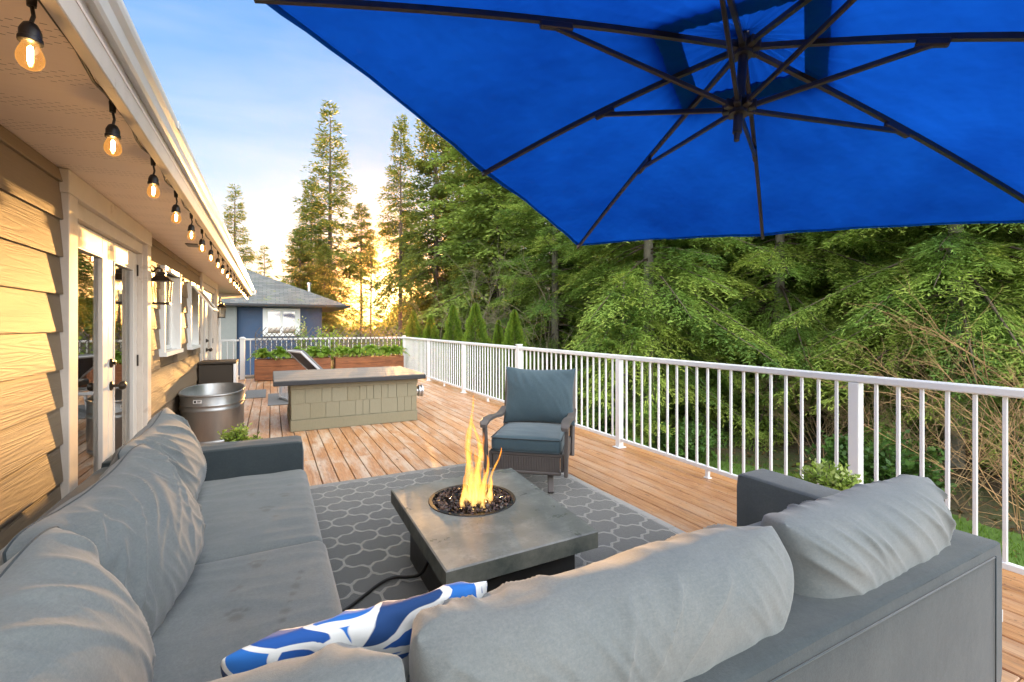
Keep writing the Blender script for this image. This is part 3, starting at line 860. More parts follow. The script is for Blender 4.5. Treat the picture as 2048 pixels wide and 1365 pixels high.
def window(y0, y1, z0, z1, awning=False):
    mb = MB(); d0 = XW + .055
    mb.box(XW - .12, d0, y0, y0 + .05, z0, z1, .003); mb.box(XW - .12, d0, y1 - .05, y1, z0, z1, .003)
    mb.box(XW - .12, d0 + .004, y0 - .005, y1 + .005, z1, z1 + .045, .003); mb.box(XW - .12, d0 + .02, y0 - .01, y1 + .01, z0 - .045, z0, .003)
    f = mb.build('window', M['windowwhite'], house)
    mb = MB(); mb.box(XW - .064, XW - .058, y0 + .09, y1 - .09, z0 + .05, z1 - .05); mb.build('pane', M['glass'], f)
    mb = MB()
    for a, b in ((y0 + .05, y0 + .09), (y1 - .09, y1 - .05)): mb.box(XW - .08, XW - .04, a, b, z0, z1, .003)
    mb.box(XW - .08, XW - .04, y0 + .09, y1 - .09, z0, z0 + .05, .003); mb.box(XW - .08, XW - .04, y0 + .09, y1 - .09, z1 - .05, z1, .003)
    mid = (y0 + y1) / 2
    mb.box(XW - .078, XW - .042, mid - .02, mid + .02, z0 + .05, z1 - .05, .003)
    mb.build('sash', M['windowwhite'], f)
    if awning:
        mb = MB(); a = math.radians(35); L = .42
        Mx = Matrix.Translation((d0 + .01, 0, z1)) @ Matrix.Rotation(-a, 4, 'Y')
        for (p, q, r, s_) in ((y0 + .02, y0 + .06, -L, 0), (y1 - .06, y1 - .02, -L, 0)): mb.box(-.012, .012, p, q, r, s_, .003, Mx)
        mb.box(-.012, .012, y0 + .06, y1 - .06, -L, -L + .045, .003, Mx); mb.box(-.012, .012, y0 + .06, y1 - .06, -.045, 0, .003, Mx)
        sash = mb.build('open_sash', M['windowwhite'], f)
        mb = MB(); mb.box(-.003, .003, y0 + .06, y1 - .06, -L + .045, -.045, 0, Mx); mb.build('pane', M['glass'], sash)
window(5.93, 6.93, 1.13, 1.99)
window(7.72, 8.50, 1.12, 1.97, True)

def lantern(y, z, label):
    x = XW + .02
    o = thing('wall_lantern', label, 'wall lamp', (x, y, z), 'wall lanterns by the doors')
    mb = MB(); mb.box(x, x + .015, y - .055, y + .055, z - .02, z + .14, .004); mb.tube([(x + .01, y, z + .11), (x + .05, y, z + .16), (x + .085, y, z + .15)], .009, 8); mb.tube([(x + .01, y, z + .06), (x + .05, y, z + .10), (x + .085, y, z + .12)], .005, 6)
    mb.build('bracket', M['bronze'], o, True, 40)
    cx = x + .085
    mb = MB()
    def sq(h, zz): return [(cx - h, y - h, zz), (cx + h, y - h, zz), (cx + h, y + h, zz), (cx - h, y + h, zz)]
    def loft(rings):
        vs = sum([sq(h, zz) for h, zz in rings], []); fs = [(3, 2, 1, 0), tuple(4 * (len(rings) - 1) + k for k in range(4))]
        for i in range(len(rings) - 1):
            for k in range(4): fs.append((4 * i + k, 4 * i + (k + 1) % 4, 4 * i + 4 + (k + 1) % 4, 4 * i + 4 + k))
        mb.add(vs, fs)
    loft([(.078, z + .03), (.082, z + .035), (.045, z + .075), (.04, z + .085), (.028, z + .088), (.028, z + .105), (.034, z + .108), (.034, z + .118), (.012, z + .125), (.008, z + .15), (.003, z + .155)])
    mb.build('cap', M['bronze'], o)
    mb = MB(); loft([(.062, z - .19), (.066, z - .186), (.066, z - .175), (.06, z - .17)])
    for sx in (-1, 1):
        for sy in (-1, 1): mb.bar((cx + sx * .055, y + sy * .055, z - .175), (cx + sx * .07, y + sy * .07, z + .032), .008, .008)
    mb.build('cage', M['bronze'], o)
    mb = MB()
    for k in range(4):
        a, b = [(-1, -1), (1, -1), (1, 1), (-1, 1)][k], [(1, -1), (1, 1), (-1, 1), (-1, -1)][k]
        mb.add([(cx + a[0] * .054, y + a[1] * .054, z - .172), (cx + b[0] * .054, y + b[1] * .054, z - .172), (cx + b[0] * .068, y + b[1] * .068, z + .028), (cx + a[0] * .068, y + a[1] * .068, z + .028)], [(0, 1, 2, 3)])
    mb.build('glass', M['lglass'], o)
    mb = MB(); mb.lathe([(.012, z - .17), (.012, z - .10)], (cx, y, 0), 10); mb.build('candle_tube', M['label'], o)
lantern(5.49, 1.80, 'dark bronze wall lantern with clear glass beside the nearest French doors')
lantern(11.56, 1.76, 'small dark wall lantern at the far corner of the house')

# ------------------------------------------------------------------ string lights
sl_ = thing('string_lights', 'black string of glowing amber bulbs hung under the eave', 'string lights', (-.53, 1.7, 2.25))
by = [.94] + [1.61 + .659 * k for k in range(19)]
cord = []
for a, b in zip(by[:-1], by[1:]):
    for q in range(6):
        f = q / 6; cord.append((-.525 - .008 * math.sin(f * 9 + a), a + (b - a) * f, SOF - .02 - .022 * math.sin(PI * f)))
cord.append((-.525, by[-1], SOF - .02))
mb = MB(); mb.tube(cord, .0055, 6)
mb.tube([(x + .009, y + .004, z + .008) for x, y, z in cord], .004, 6); mb.build('cord', M['black'], sl_, True)
for k, y in enumerate(by):
    dx = random.uniform(-.006, .006); dy = random.uniform(-.01, .01)
    c = Vector((-.535 + dx, y, SOF - .02))
    mb = MB(); mb.tube([c + Vector((0, 0, .006)), c + Vector((0, 0, -.035))], [.012, .010], 8); mb.tube([c + Vector((0, 0, -.03)), c + Vector((.005, dy * .5, -.06)), c + Vector((0, dy, -.085))], .0045, 6)
    cc = (c.x, c.y + dy)
    zt = c.z - .08
    mb.lathe([(.008, zt), (.014, zt - .004), (.019, zt - .014), (.022, zt - .022), (.022, zt - .038), (.0245, zt - .040), (.0245, zt - .050), (.021, zt - .052)], (cc[0], cc[1], 0), 16)
    soc = mb.build('socket', M['black'], sl_, True, 50)
    mb = MB(); zb = zt - .05
    mb.lathe([(.0155, zb), (.018, zb - .008), (.024, zb - .022), (.0275, zb - .036), (.0265, zb - .050), (.020, zb - .062), (.010, zb - .068), (.002, zb - .070)], (cc[0], cc[1], 0), 20)
    bu = mb.build('bulb', M['bulbglass'], sl_, True)
    mb = MB(); mb.lathe([(.0015, zb - .008), (.0058, zb - .014), (.0058, zb - .048), (.002, zb - .052)], (cc[0], cc[1], 0), 8); mb.build('filament', M['filament'], bu, True)

# ------------------------------------------------------------------ cushions
def sstep(a, b, x):
    t_ = max(0, min(1, (x - a) / (b - a))); return t_ * t_ * (3 - 2 * t_)

def ridge(p):
    return 1 - abs(noise.noise(p)) * 2

def cushion(hx, hz, T, M4, seed, nx=130, nz=76, p=3.0, q=.5, pinch=.03, slump=.25, wr=.012, edge=.10, drop=0.0, cr=.04, px=None):
    """soft two-sided cushion; x length, y thickness, z height"""
    mb = MB(); idx = {}
    def P(i, j, s):
        x = -1 + 2 * i / nx; z = -1 + 2 * j / nz
        x = math.copysign(1 - (1 - abs(x)) ** 1.35, x); z = math.copysign(1 - (1 - abs(z)) ** 1.35, z)
        bx = 1 - abs(x) ** (px or p); bz = 1 - abs(z) ** p
        th = T * (max(0, bx) * max(0, bz)) ** q
        th *= 1 - slump * z * .6
        X = hx * x * (1 - pinch * (1 - z * z)) * (1 - cr * z ** 6); Zz = hz * z * (1 - pinch * 1.2 * (1 - x * x)) * (1 - cr * 1.9 * x ** 8)
        Zz -= drop * (1 - x * x) * sstep(-.2, 1, z)
        rr = sstep(0, .5, th / T)
        # folds: radiate from the corners and run down from the top seam
        ax = abs(x)
        wp = noise.noise(Vector((X * 2.1 + seed * 5, Zz * 2.1, s * 3))) * .9
        v = Vector((X * 7.5 + 1.6 * z * (1 if seed % 2 else -1) + wp * 1.2, Zz * 1.5 + .5 * X, seed + s))
        w1 = max(0.0, ridge(v)) ** 3
        v3 = Vector((X * 17 + 2.2 * z + wp * 3, Zz * 3.0, seed * 2 + s))
        w3 = max(0.0, ridge(v3)) ** 2.5
        msk = sstep(-.25, .35, noise.noise(Vector((X * 3.1, Zz * 4, seed + 17 + s))))
        w2 = noise.noise(Vector((X * 4.0 + seed, Zz * 3.0, s * 2 + seed * 1.7)))
        cor = sstep(.35, 1, ax) * .7 + sstep(.1, 1, z) * .8 + .35
        Y = th + wr * (1.5 * w1 - .5) * cor * rr + .75 * wr * (w3 - .3) * msk * rr * (cor + .25) + .7 * wr * w2 * rr
        Zz += .012 * noise.noise(Vector((X * 5, s, seed + 9))) * sstep(.4, 1, z)
        return M4 @ Vector((X, s * Y, Zz))
    n = 0; vs = []
    for s in (-1, 1):
        for j in range(nz + 1):
            for i in range(nx + 1):
                b = i in (0, nx) or j in (0, nz)
                if b and s == 1: idx[s, i, j] = idx[-1, i, j]; continue
                idx[s, i, j] = len(vs); vs.append(P(i, j, s))
    fs = []
    for s in (-1, 1):
        for j in range(nz):
            for i in range(nx):
                l = (idx[s, i, j], idx[s, i + 1, j], idx[s, i + 1, j + 1], idx[s, i, j + 1])
                fs.append(l if s == -1 else l[::-1])
    mb.add(vs, fs, 0.0)
    loop = [(i, 0) for i in range(0, nx, 2)] + [(nx, j) for j in range(0, nz, 2)] + [(i, nz) for i in range(nx, 0, -2)] + [(0, j) for j in range(nz, 0, -2)] + [(0, 0)]
    mb.seam = [vs[idx[-1, i, j]] for i, j in loop]
    return mb

def soft(mb, mat, seam_mat, root, name='back_cushion'):
    o = mb.build(name, mat, root, True)
    m2 = MB(); m2.tube(mb.seam, .0035, 6); m2.build('seam', seam_mat, o, True)
    return o

def boxcushion(x0, x1, y0, y1, z0, z1, e=9.0, n=40, crown=.012, seed=0, stains=None, rb=None, M4=None):
    mb = MB(); cx, cy, cz = (x0 + x1) / 2, (y0 + y1) / 2, (z0 + z1) / 2
    hx, hy, hz = (x1 - x0) / 2, (y1 - y0) / 2, (z1 - z0) / 2
    r = rb or min(hx, hy, hz) * .55
    vs = []; fs = []; tt = []
    for ax in range(3):
        for sg in (-1, 1):
            nn = n if ax == 2 else max(10, n // 4)
            base = len(vs)
            na, nb_ = (nn, nn) if ax == 2 else (n // 2, 8)
            for j in range(nb_ + 1):
                for i in range(na + 1):
                    a, b = -1 + 2 * i / na, -1 + 2 * j / nb_
                    p_ = [0, 0, 0]; p_[ax] = sg
                    o = [k for k in range(3) if k != ax]
                    p_[o[0]] = a; p_[o[1]] = b
                    q = Vector((p_[0] * hx, p_[1] * hy, p_[2] * hz))
                    inn = Vector((max(-hx + r, min(hx - r, q.x)), max(-hy + r, min(hy - r, q.y)), max(-hz + r, min(hz - r, q.z))))
                    dlt = q - inn
                    if dlt.length > 1e-6: q = inn + dlt.normalized() * r
                    fx, fy = q.x / hx, q.y / hy
                    if q.z > 0: q.z += crown * (1 - fx * fx) * (1 - fy * fy)
                    q += Vector((0, 0, .004 * noise.noise(Vector((q.x * 6, q.y * 6, seed))) + .003 * ridge(Vector((q.x * 3 + q.y * 2, q.y * 9, seed + 2)))))
                    w_ = q + Vector((cx, cy, cz))
                    st = 0.0
                    if stains and ax == 2 and sg == 1:
                        for (sx, sy, sr) in stains:
                            dd_ = math.hypot(w_.x - sx, w_.y - sy) / sr
                            if dd_ < 1.4: st = max(st, 1 - sstep(.6, 1.3, dd_ + .35 * noise.noise(Vector((w_.x * 50, w_.y * 50, 1)))))
                    vs.append(M4 @ w_ if M4 else w_); tt.append(st)
            for j in range(nb_):
                for i in range(na):
                    l = (base + j * (na + 1) + i, base + j * (na + 1) + i + 1, base + (j + 1) * (na + 1) + i + 1, base + (j + 1) * (na + 1) + i)
                    flip = (sg == -1) ^ (ax == 1)
                    fs.append(l[::-1] if flip else l)
    mb.add(vs, fs, 0.0); mb.tint[-len(tt):] = tt
    return mb

def paw(x, y, s=.03):
    return [(x, y, s * .75)] + [(x + s * (-.9 + .6 * k), y + s * (1.1 + (.35 if k in (1, 2) else 0)), s * .36) for k in range(4)]

# ---- sofa along the house wall
sof = thing('outdoor_sofa', 'grey outdoor sofa with slouching back cushions along the house wall', 'sofa', (-.35, 2.3, 0))
mb = MB(); mb.box(-.88, .16, .70, 3.46, .07, .285, .02); mb.build('seat_base', M['sofadark'], sof)
mb = boxcushion(-.88, -.66, .92, 3.46, .10, .605, n=24, rb=.035, crown=.004, seed=3); mb.build('back_frame', M['sofadark'], sof, True)
mb = boxcushion(-.88, .20, 3.465, 3.70, .07, .62, n=30, rb=.03, crown=.004, seed=4); mb.build('arm', M['sofadark'], sof, True)
mb = MB()
for x, y in ((-.8, 3.62), (.12, 3.62), (.1, 2.2), (-.8, .8)): mb.box(x - .03, x + .03, y - .03, y + .03, .009, .075)
mb.build('leg', M['black'], sof)
s1 = paw(-.02, 2.72) + paw(.07, 2.90, .026) + paw(-.10, 3.0, .02) + [(.1, 3.1, .018), (.02, 2.62, .012)]
s2 = [(.02 + .012 * k, 1.62 + .05 * k, .009 + .004 * (k % 3)) for k in range(8)] + paw(-.1, 1.75, .03) + paw(-.05, 2.1, .026) + [(-.02, 1.5, .012), (.05, 1.4, .01), (-.1, 1.95, .012), (-.12, 1.93, .01)]
boxcushion(-.70, .215, 2.275, 3.455, .285, .445, n=110, rb=.05, crown=.014, seed=5, stains=s1).build('seat_cushion', M['sofa'], sof, True)
boxcushion(-.70, .222, 1.10, 2.268, .285, .452, n=110, rb=.05, crown=.014, seed=6, stains=s2).build('seat_cushion', M['sofa'], sof, True)
def Mback(x, y, z, lean, yaw=0, roll=0):
    # cushion facing +X: local x -> world Y, local -y -> world +X
    return Matrix.Translation((x, y, z)) @ Matrix.Rotation(math.radians(90 + yaw), 4, 'Z') @ Matrix.Rotation(math.radians(lean), 4, 'X') @ Matrix.Rotation(math.radians(roll), 4, 'Y')
for k, (x, y, z, hx, hz, T, ln_, yw) in enumerate([(-.50, 2.96, .665, .49, .265, .15, -14, -2), (-.45, 2.00, .66, .475, .27, .175, -17, -7), (-.45, 1.13, .655, .47, .265, .175, -15, -5)]):
    soft(cushion(hx, hz, T, Mback(x, y, z, ln_, yw, -3), 11 + k, drop=.03, wr=.015, cr=.055, p=2.6, q=.55), M['sofa'], M['sofadark'], sof)

# ---- sofa with its back to the camera
sof2 = thing('outdoor_sofa', 'grey outdoor sofa seen from behind beside the railing', 'sofa', (1.0, 1.1, 0))
mb = MB(); mb.box(.25, 2.20, .88, 1.46, .07, .285, .02); mb.build('seat_base', M['sofadark'], sof2)
boxcushion(-.88, 2.43, .69, .905, .04, .605, n=40, rb=.03, crown=.004, seed=21).build('back_frame', M['sofadark'], sof2, True)
mb = MB()
mb.tube([(2.435, .72, .58), (2.435, .72, .05)], .004, 6); mb.tube([(-.5, .6905, .57), (2.33, .6905, .57)], .0025, 6); mb.tube([(2.33, .6885, .575), (2.33, .6885, .05)], .0025, 6)
mb.build('seam', M['piping'], sof2, True)
mb = MB(); mb.box(2.43, 2.434, .70, .715, .30, .345); mb.build('care_tag', M['label'], sof2)
boxcushion(2.205, 2.43, .91, 1.665, .07, .62, n=30, rb=.03, crown=.004, seed=22).build('arm', M['sofamid'], sof2, True)
boxcushion(.95, 2.20, .92, 1.50, .285, .445, n=50, rb=.05, crown=.012, seed=23).build('seat_cushion', M['sofa'], sof2, True)
boxcushion(.235, .945, .92, 1.49, .285, .445, n=50, rb=.05, crown=.012, seed=24).build('seat_cushion', M['sofa'], sof2, True)
def Mfront(x, y, z, lean, yaw=0, roll=0):
    return Matrix.Translation((x, y, z)) @ Matrix.Rotation(math.radians(yaw), 4, 'Z') @ Matrix.Rotation(math.radians(lean), 4, 'X') @ Matrix.Rotation(math.radians(roll), 4, 'Y')
for k, (x, y, z, hx, hz, T, ln_, yw, rl) in enumerate([(1.85, .905, .625, .485, .195, .15, 10, 1, 0), (.785, .905, .625, .555, .20, .155, 10, 0, 0), (-.225, .92, .605, .46, .20, .15, 10, -3, 0)]):
    cushion(hx, hz, T, Mfront(x, y, z, ln_, yw, rl), 31 + k, nx=150, drop=.006, wr=.0105, cr=.035, p=2.8, px=7, q=.46, slump=.05).build('back_cushion', M['sofa'], sof2, True)

o = cushion(.285, .19, .065, Mfront(.20, 1.12, .625, 28, -2, -3), 51, nx=50, nz=34, pinch=.03, wr=.006, p=2.6).build('throw_pillow', M['print'], None, True)
tag(o, 'white lumbar pillow printed with navy and cobalt blobs on the sofa', 'pillow')

# ------------------------------------------------------------------ fire table
ft = thing('fire_table', 'square grey concrete fire table with round burner of black lava glass', 'fire table', (1.04, 2.33, 0))
c4 = [(.626, 1.785), (1.401, 1.80), (1.49, 2.88), (.645, 2.84)]
BC = Vector((1.02, 2.46)); BR = .237
mb = MB(); n = 48
def inset(c, d):
    m = Vector((sum(p[0] for p in c) / 4, sum(p[1] for p in c) / 4))
    return [(p[0] + math.copysign(d, m.x - p[0]), p[1] + math.copysign(d, m.y - p[1])) for p in c]
def sqpt(c, a):
    """point where ray from burner centre at angle a leaves quad c"""
    d_ = Vector((math.cos(a), math.sin(a))); best = 9
    for k in range(4):
        p = Vector(c[k]); q = Vector(c[(k + 1) % 4]); e_ = q - p
        den = d_.x * e_.y - d_.y * e_.x
        if abs(den) < 1e-9: continue
        tt = ((p.x - BC.x) * e_.y - (p.y - BC.y) * e_.x) / den; uu = ((p.x - BC.x) * d_.y - (p.y - BC.y) * d_.x) / den
        if tt > 0 and -1e-6 <= uu <= 1 + 1e-6: best = min(best, tt)
    return BC + d_ * best
angs = sorted(set([2 * PI * k / n for k in range(n)] + [math.atan2(p[1] - BC.y, p[0] - BC.x) % (2 * PI) for p in c4]))
n = len(angs)
zt, zb = .42, .335
ci = inset(c4, .006)
rings = []
rings.append([(BC.x + BR * math.cos(a), BC.y + BR * math.sin(a), zt - .05) for a in angs])
rings.append([(BC.x + BR * math.cos(a), BC.y + BR * math.sin(a), zt) for a in angs])
rings.append([(*sqpt(ci, a), zt) for a in angs])
rings.append([(*sqpt(c4, a), zt - .006) for a in angs])
rings.append([(*sqpt(c4, a), zb + .004) for a in angs])
rings.append([(*sqpt(ci, a), zb) for a in angs])
vs = sum(rings, []); fs = []
for i in range(5):
    for k in range(n): fs.append((i * n + k, (i + 1) * n + k, (i + 1) * n + (k + 1) % n, i * n + (k + 1) % n))
fs.append(tuple(k for k in range(n))); fs.append(tuple(5 * n + k for k in range(n))[::-1])
mb.add(vs, fs)
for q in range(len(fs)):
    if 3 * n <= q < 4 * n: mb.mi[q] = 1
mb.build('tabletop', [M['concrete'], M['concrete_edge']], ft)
mb = MB(); mb.box(.735, 1.36, 1.93, 2.74, .012, zb - .001, .005); mb.build('base', M['tablebase'], ft)
mb = MB(); mb.box(.728, .735, 2.10, 2.26, .23, .30, .002); mb.lathe([(.012, 0), (.012, -.02), (.016, -.022), (.016, -.03)], (.728, 2.18, .265), 12, 'x'); mb.tube([(.70, 2.15, .265), (.70, 2.21, .265)], .005, 6); mb.build('valve_key', M['steel'], ft)
mb = MB(); R_ = BR
mb.lathe([(R_ - .014, zt - .02), (R_ - .014, zt + .002), (R_ - .012, zt + .005), (R_ + .008, zt + .005), (R_ + .011, zt + .001)], (BC.x, BC.y, 0), 56)
mb.f = mb.f[:-2]; mb.mi = mb.mi[:-2]
mb.build('burner_ring', M['black'], ft, True, 40)
mb = MB(); mb.lathe([(R_ - .016, zt - .022), (.01, zt - .018)], (BC.x, BC.y, 0), 32); mb.build('burner_pan', M['black'], ft)
mb = MB()
for k in range(900):
    r = (BR - .018) * math.sqrt(random.random()); a = random.uniform(0, 2 * PI); s = random.uniform(.006, .015)
    c = Vector((BC.x + r * math.cos(a), BC.y + r * math.sin(a), zt - .012 + random.uniform(0, .016) + .008 * (1 - (r / BR) ** 2)))
    vs = []
    R3 = Matrix.Rotation(random.uniform(0, 6), 3, Vector((random.gauss(0, 1), random.gauss(0, 1), random.gauss(0, 1))).normalized())
    for q in ((1, 0, 0), (-1, 0, 0), (0, 1, 0), (0, -1, 0), (0, 0, 1), (0, 0, -1)):
        vs.append(c + R3 @ (Vector(q) * s * random.uniform(.55, 1.2)))
    mb.add(vs, [(0, 2, 4), (2, 1, 4), (1, 3, 4), (3, 0, 4), (2, 0, 5), (1, 2, 5), (3, 1, 5), (0, 3, 5)], random.random() ** 2)
lv = mb.build('lava_glass', M['lava'], ft); lv['kind'] = 'stuff'

fl = thing('fire', 'tall orange and yellow gas flames rising from the fire table burner', 'fire', (1.02, 2.42, .42))
def tongue(x, y, h, r, seed, lx=0, ly=0, z0=.405):
    mb = MB(); n = 26; m = 14; vs = []; fs = []
    for i in range(n + 1):
        f = i / n
        rr = r * (min(1, f * 5 + .35)) * (1 - f) ** .75 * (1 + .30 * math.sin(f * 9 + seed) * (1 - f)) + .0012
        cx = x + lx * f * f + .035 * h * 2 * math.sin(f * 5.2 + seed * 2.3) * f; cy = y + ly * f * f + .03 * math.sin(f * 6 + seed) * f * h * 2
        for k in range(m):
            a = 2 * PI * k / m
            q = rr * (1 + .35 * noise.noise(Vector((math.cos(a) * 1.3, math.sin(a) * 1.3, f * 4 + seed))))
            vs.append((cx + q * math.cos(a) * 1.15, cy + q * math.sin(a) * .7, z0 + h * f))
    for i in range(n):
        for k in range(m): fs.append((i * m + k, i * m + (k + 1) % m, (i + 1) * m + (k + 1) % m, (i + 1) * m + k))
    mb.add(vs, fs)
    mb.tint = [min(1, (v[2] - z0) / max(h, .2) * .9) for v in mb.v]
    return mb.build('flame', M['flame'], fl, True)
for (x, y, h, r_, sd_, lx) in [(1.000, 2.42, .61, .030, 1.0, -.02), (1.020, 2.40, .50, .034, 2.2, .00), (.992, 2.43, .46, .032, 3.1, .02), (1.038, 2.43, .40, .032, 4.4, .02), (1.012, 2.39, .34, .036, 5.3, .01), (.975, 2.42, .33, .026, 6.1, .02),
        (1.055, 2.40, .27, .030, 7.2, .03), (1.030, 2.37, .25, .030, 8.8, 0), (.985, 2.38, .22, .030, 9.1, 0), (1.075, 2.43, .20, .024, 10.4, .01), (.948, 2.41, .19, .022, 11.0, .02), (1.118, 2.42, .30, .016, 12.3, .045), (1.10, 2.41, .15, .018, 13.1, .02),
        (1.03, 2.33, .14, .024, 14.7, 0), (.975, 2.34, .13, .022, 15.1, 0), (1.085, 2.36, .14, .02, 16.4, 0), (.925, 2.37, .11, .016, 17.4, 0), (1.0, 2.36, .18, .026, 18.9, 0)]:
    tongue(x, y, h, r_ * .86, sd_, lx, 0)
# hose
mb = MB()
hp = [(.733, 2.36, .18), (.70, 2.40, .10), (.66, 2.50, .045), (.60, 2.57, .025), (.52, 2.55, .02), (.42, 2.47, .02), (.30, 2.38, .02), (.15, 2.33, .02), (.0, 2.33, .02)]
def smooth_path(p, k=8):
    out = []; p = [Vector(q) for q in p]
    for i in range(len(p) - 1):
        a, b, c, d_ = p[max(i - 1, 0)], p[i], p[i + 1], p[min(i + 2, len(p) - 1)]
        for q in range(k):
            t_ = q / k
            out.append(.5 * ((2 * b) + (c - a) * t_ + (2 * a - 5 * b + 4 * c - d_) * t_ ** 2 + (3 * b - a - 3 * c + d_) * t_ ** 3))
    out.append(p[-1]); return out
mb.tube(smooth_path(hp), .009, 8); o = mb.build('gas_hose', M['rubber'], None, True); tag(o, 'black gas hose lying on the rug from fire table to sofa', 'hose')

# ------------------------------------------------------------------ armchair
FR = Vector((-.66, -.75, 0)).normalized()            # facing direction
RT = Vector((-FR.y, FR.x, 0))                         # sitter's left... image right
RT = Vector((.77, -.64, 0)).normalized(); FR = Vector((-RT.y * -1, 0, 0)); FR = Vector((RT.y, -RT.x, 0))
CC = Vector((2.10, 3.65, 0))                          # seat centre
ch = thing('patio_armchair', 'grey-framed patio armchair with slate blue cushions facing the fire table', 'armchair', CC)
M_ch = Matrix(((RT.x * .95, -FR.x, 0, CC.x), (RT.y * .95, -FR.y, 0, CC.y), (0, 0, 1, 0), (0, 0, 0, 1)))   # x: image right, y: backwards
W2 = .36
def chb(mb, *a, b=.006): mb.box(*a, b, M_ch)
mb = MB(); chb(mb, -.30, .30, -.335, -.305, .19, .335); 
for k in range(26):
    xx = -.29 + k * .0227; chb(mb, xx, xx + .016, -.341, -.335, .205, .32, b=.003)
chb(mb, -.31, .31, -.345, -.30, .325, .35); chb(mb, -.31, .31, -.345, -.30, .175, .20)
chb(mb, -.31, .31, .30, .335, .19, .35); chb(mb, -.335, -.305, -.33, .33, .20, .35); chb(mb, .305, .335, -.33, .33, .20, .35); chb(mb, -.30, .30, -.30, .30, .30, .33)
mb.build('seat_frame', M['chairframe'], ch)
for sx in (-1, 1):
    mb = MB()
    x = sx * .355
    # front upright, rear upright
    mb.bar(M_ch @ Vector((x, -.335, .17)), M_ch @ Vector((x + sx * .01, -.36, .585)), .055, .032, .006, up=(M_ch.to_3x3() @ Vector((1, 0, 0))))
    # arm: curved board
    prof = [(-.44, .575), (-.40, .60), (-.30, .612), (-.12, .60), (.06, .575), (.20, .575), (.34, .60)]
    pr_ = smooth_path([(x + sx * .012 * 0, p[0], p[1]) for p in prof], 5)
    vs = []; fs = []
    for i, p in enumerate(pr_):
        wdt = .032 + .008 * math.sin(i / len(pr_) * PI)
        if i < 4: wdt *= .7 + .1 * i
        for (ox, oz) in ((-wdt, -.012), (wdt, -.012), (wdt, .010), (wdt * .8, .014), (-wdt * .8, .014), (-wdt, .010)): vs.append(M_ch @ Vector((p.x + ox, p.y, p.z + oz)))
    m = 6
    for i in range(len(pr_) - 1):
        for k in range(m): fs.append((i * m + k, i * m + (k + 1) % m, (i + 1) * m + (k + 1) % m, (i + 1) * m + k))
    fs.append(tuple(range(m))[::-1]); fs.append(tuple((len(pr_) - 1) * m + k for k in range(m)))
    mb.add(vs, fs); mb.build('arm', M['chairframe'], ch)
mb = MB()
for sx in (-1, 1): mb.bar(M_ch @ Vector((sx * .345, .30, .17)), M_ch @ Vector((sx * .345, .46, .97)), .035, .05, .006)
for zz in (.94, .72, .45):
    yy = .30 + (zz - .17) * .2
    mb.bar(M_ch @ Vector((-.33, yy, zz)), M_ch @ Vector((.33, yy, zz)), .025, .05, .004)
for k in range(7): mb.bar(M_ch @ Vector((-.27 + .09 * k, .355, .46)), M_ch @ Vector((-.27 + .09 * k, .452, .93)), .012, .03, .003)
mb.build('back_frame', M['chairframe'], ch)
mb = MB()
for sx in (-.2, .2):
    mb.bar(M_ch @ Vector((sx, -.20, .20)), M_ch @ Vector((sx + (.02 if sx > 0 else -.02), -.31, .02)), .05, .045, .005)
    mb.bar(M_ch @ Vector((sx, .20, .20)), M_ch @ Vector((sx, .30, .02)), .05, .045, .005)
mb.bar(M_ch @ Vector((-.2, -.2, .17)), M_ch @ Vector((.2, -.2, .17)), .04, .04); mb.bar(M_ch @ Vector((-.2, .2, .17)), M_ch @ Vector((.2, .2, .17)), .04, .04)
mb.build('leg', M['chairframe'], ch)
sc1 = boxcushion(-.315, .315, -.35, .29, .345, .475, n=50, rb=.038, crown=.025, seed=41, M4=M_ch).build('seat_cushion', M['chairfab'], ch, True)
mb = MB(); pp = []
for zz in (.462, .355):
    for (a, b) in (((-.30, -.349), (.30, -.349)), ((.314, -.33), (.314, .28)), ((-.314, -.33), (-.314, .28))):
        pp = [M_ch @ Vector((a[0] + (b[0] - a[0]) * q / 8, a[1] + (b[1] - a[1]) * q / 8, zz)) for q in range(9)]
        mb.tube(pp, .005, 6)
mb.build('piping', M['piping'], sc1, True)
cushion(.365, .272, .095, M_ch @ Matrix.Translation((.02, .285, .735)) @ Matrix.Rotation(math.radians(-13), 4, 'X'), 61, nx=50, nz=44, pinch=.075, p=2.2, q=.6, wr=.006, slump=.2, cr=0).build('back_cushion', M['chairfab'], ch, True)

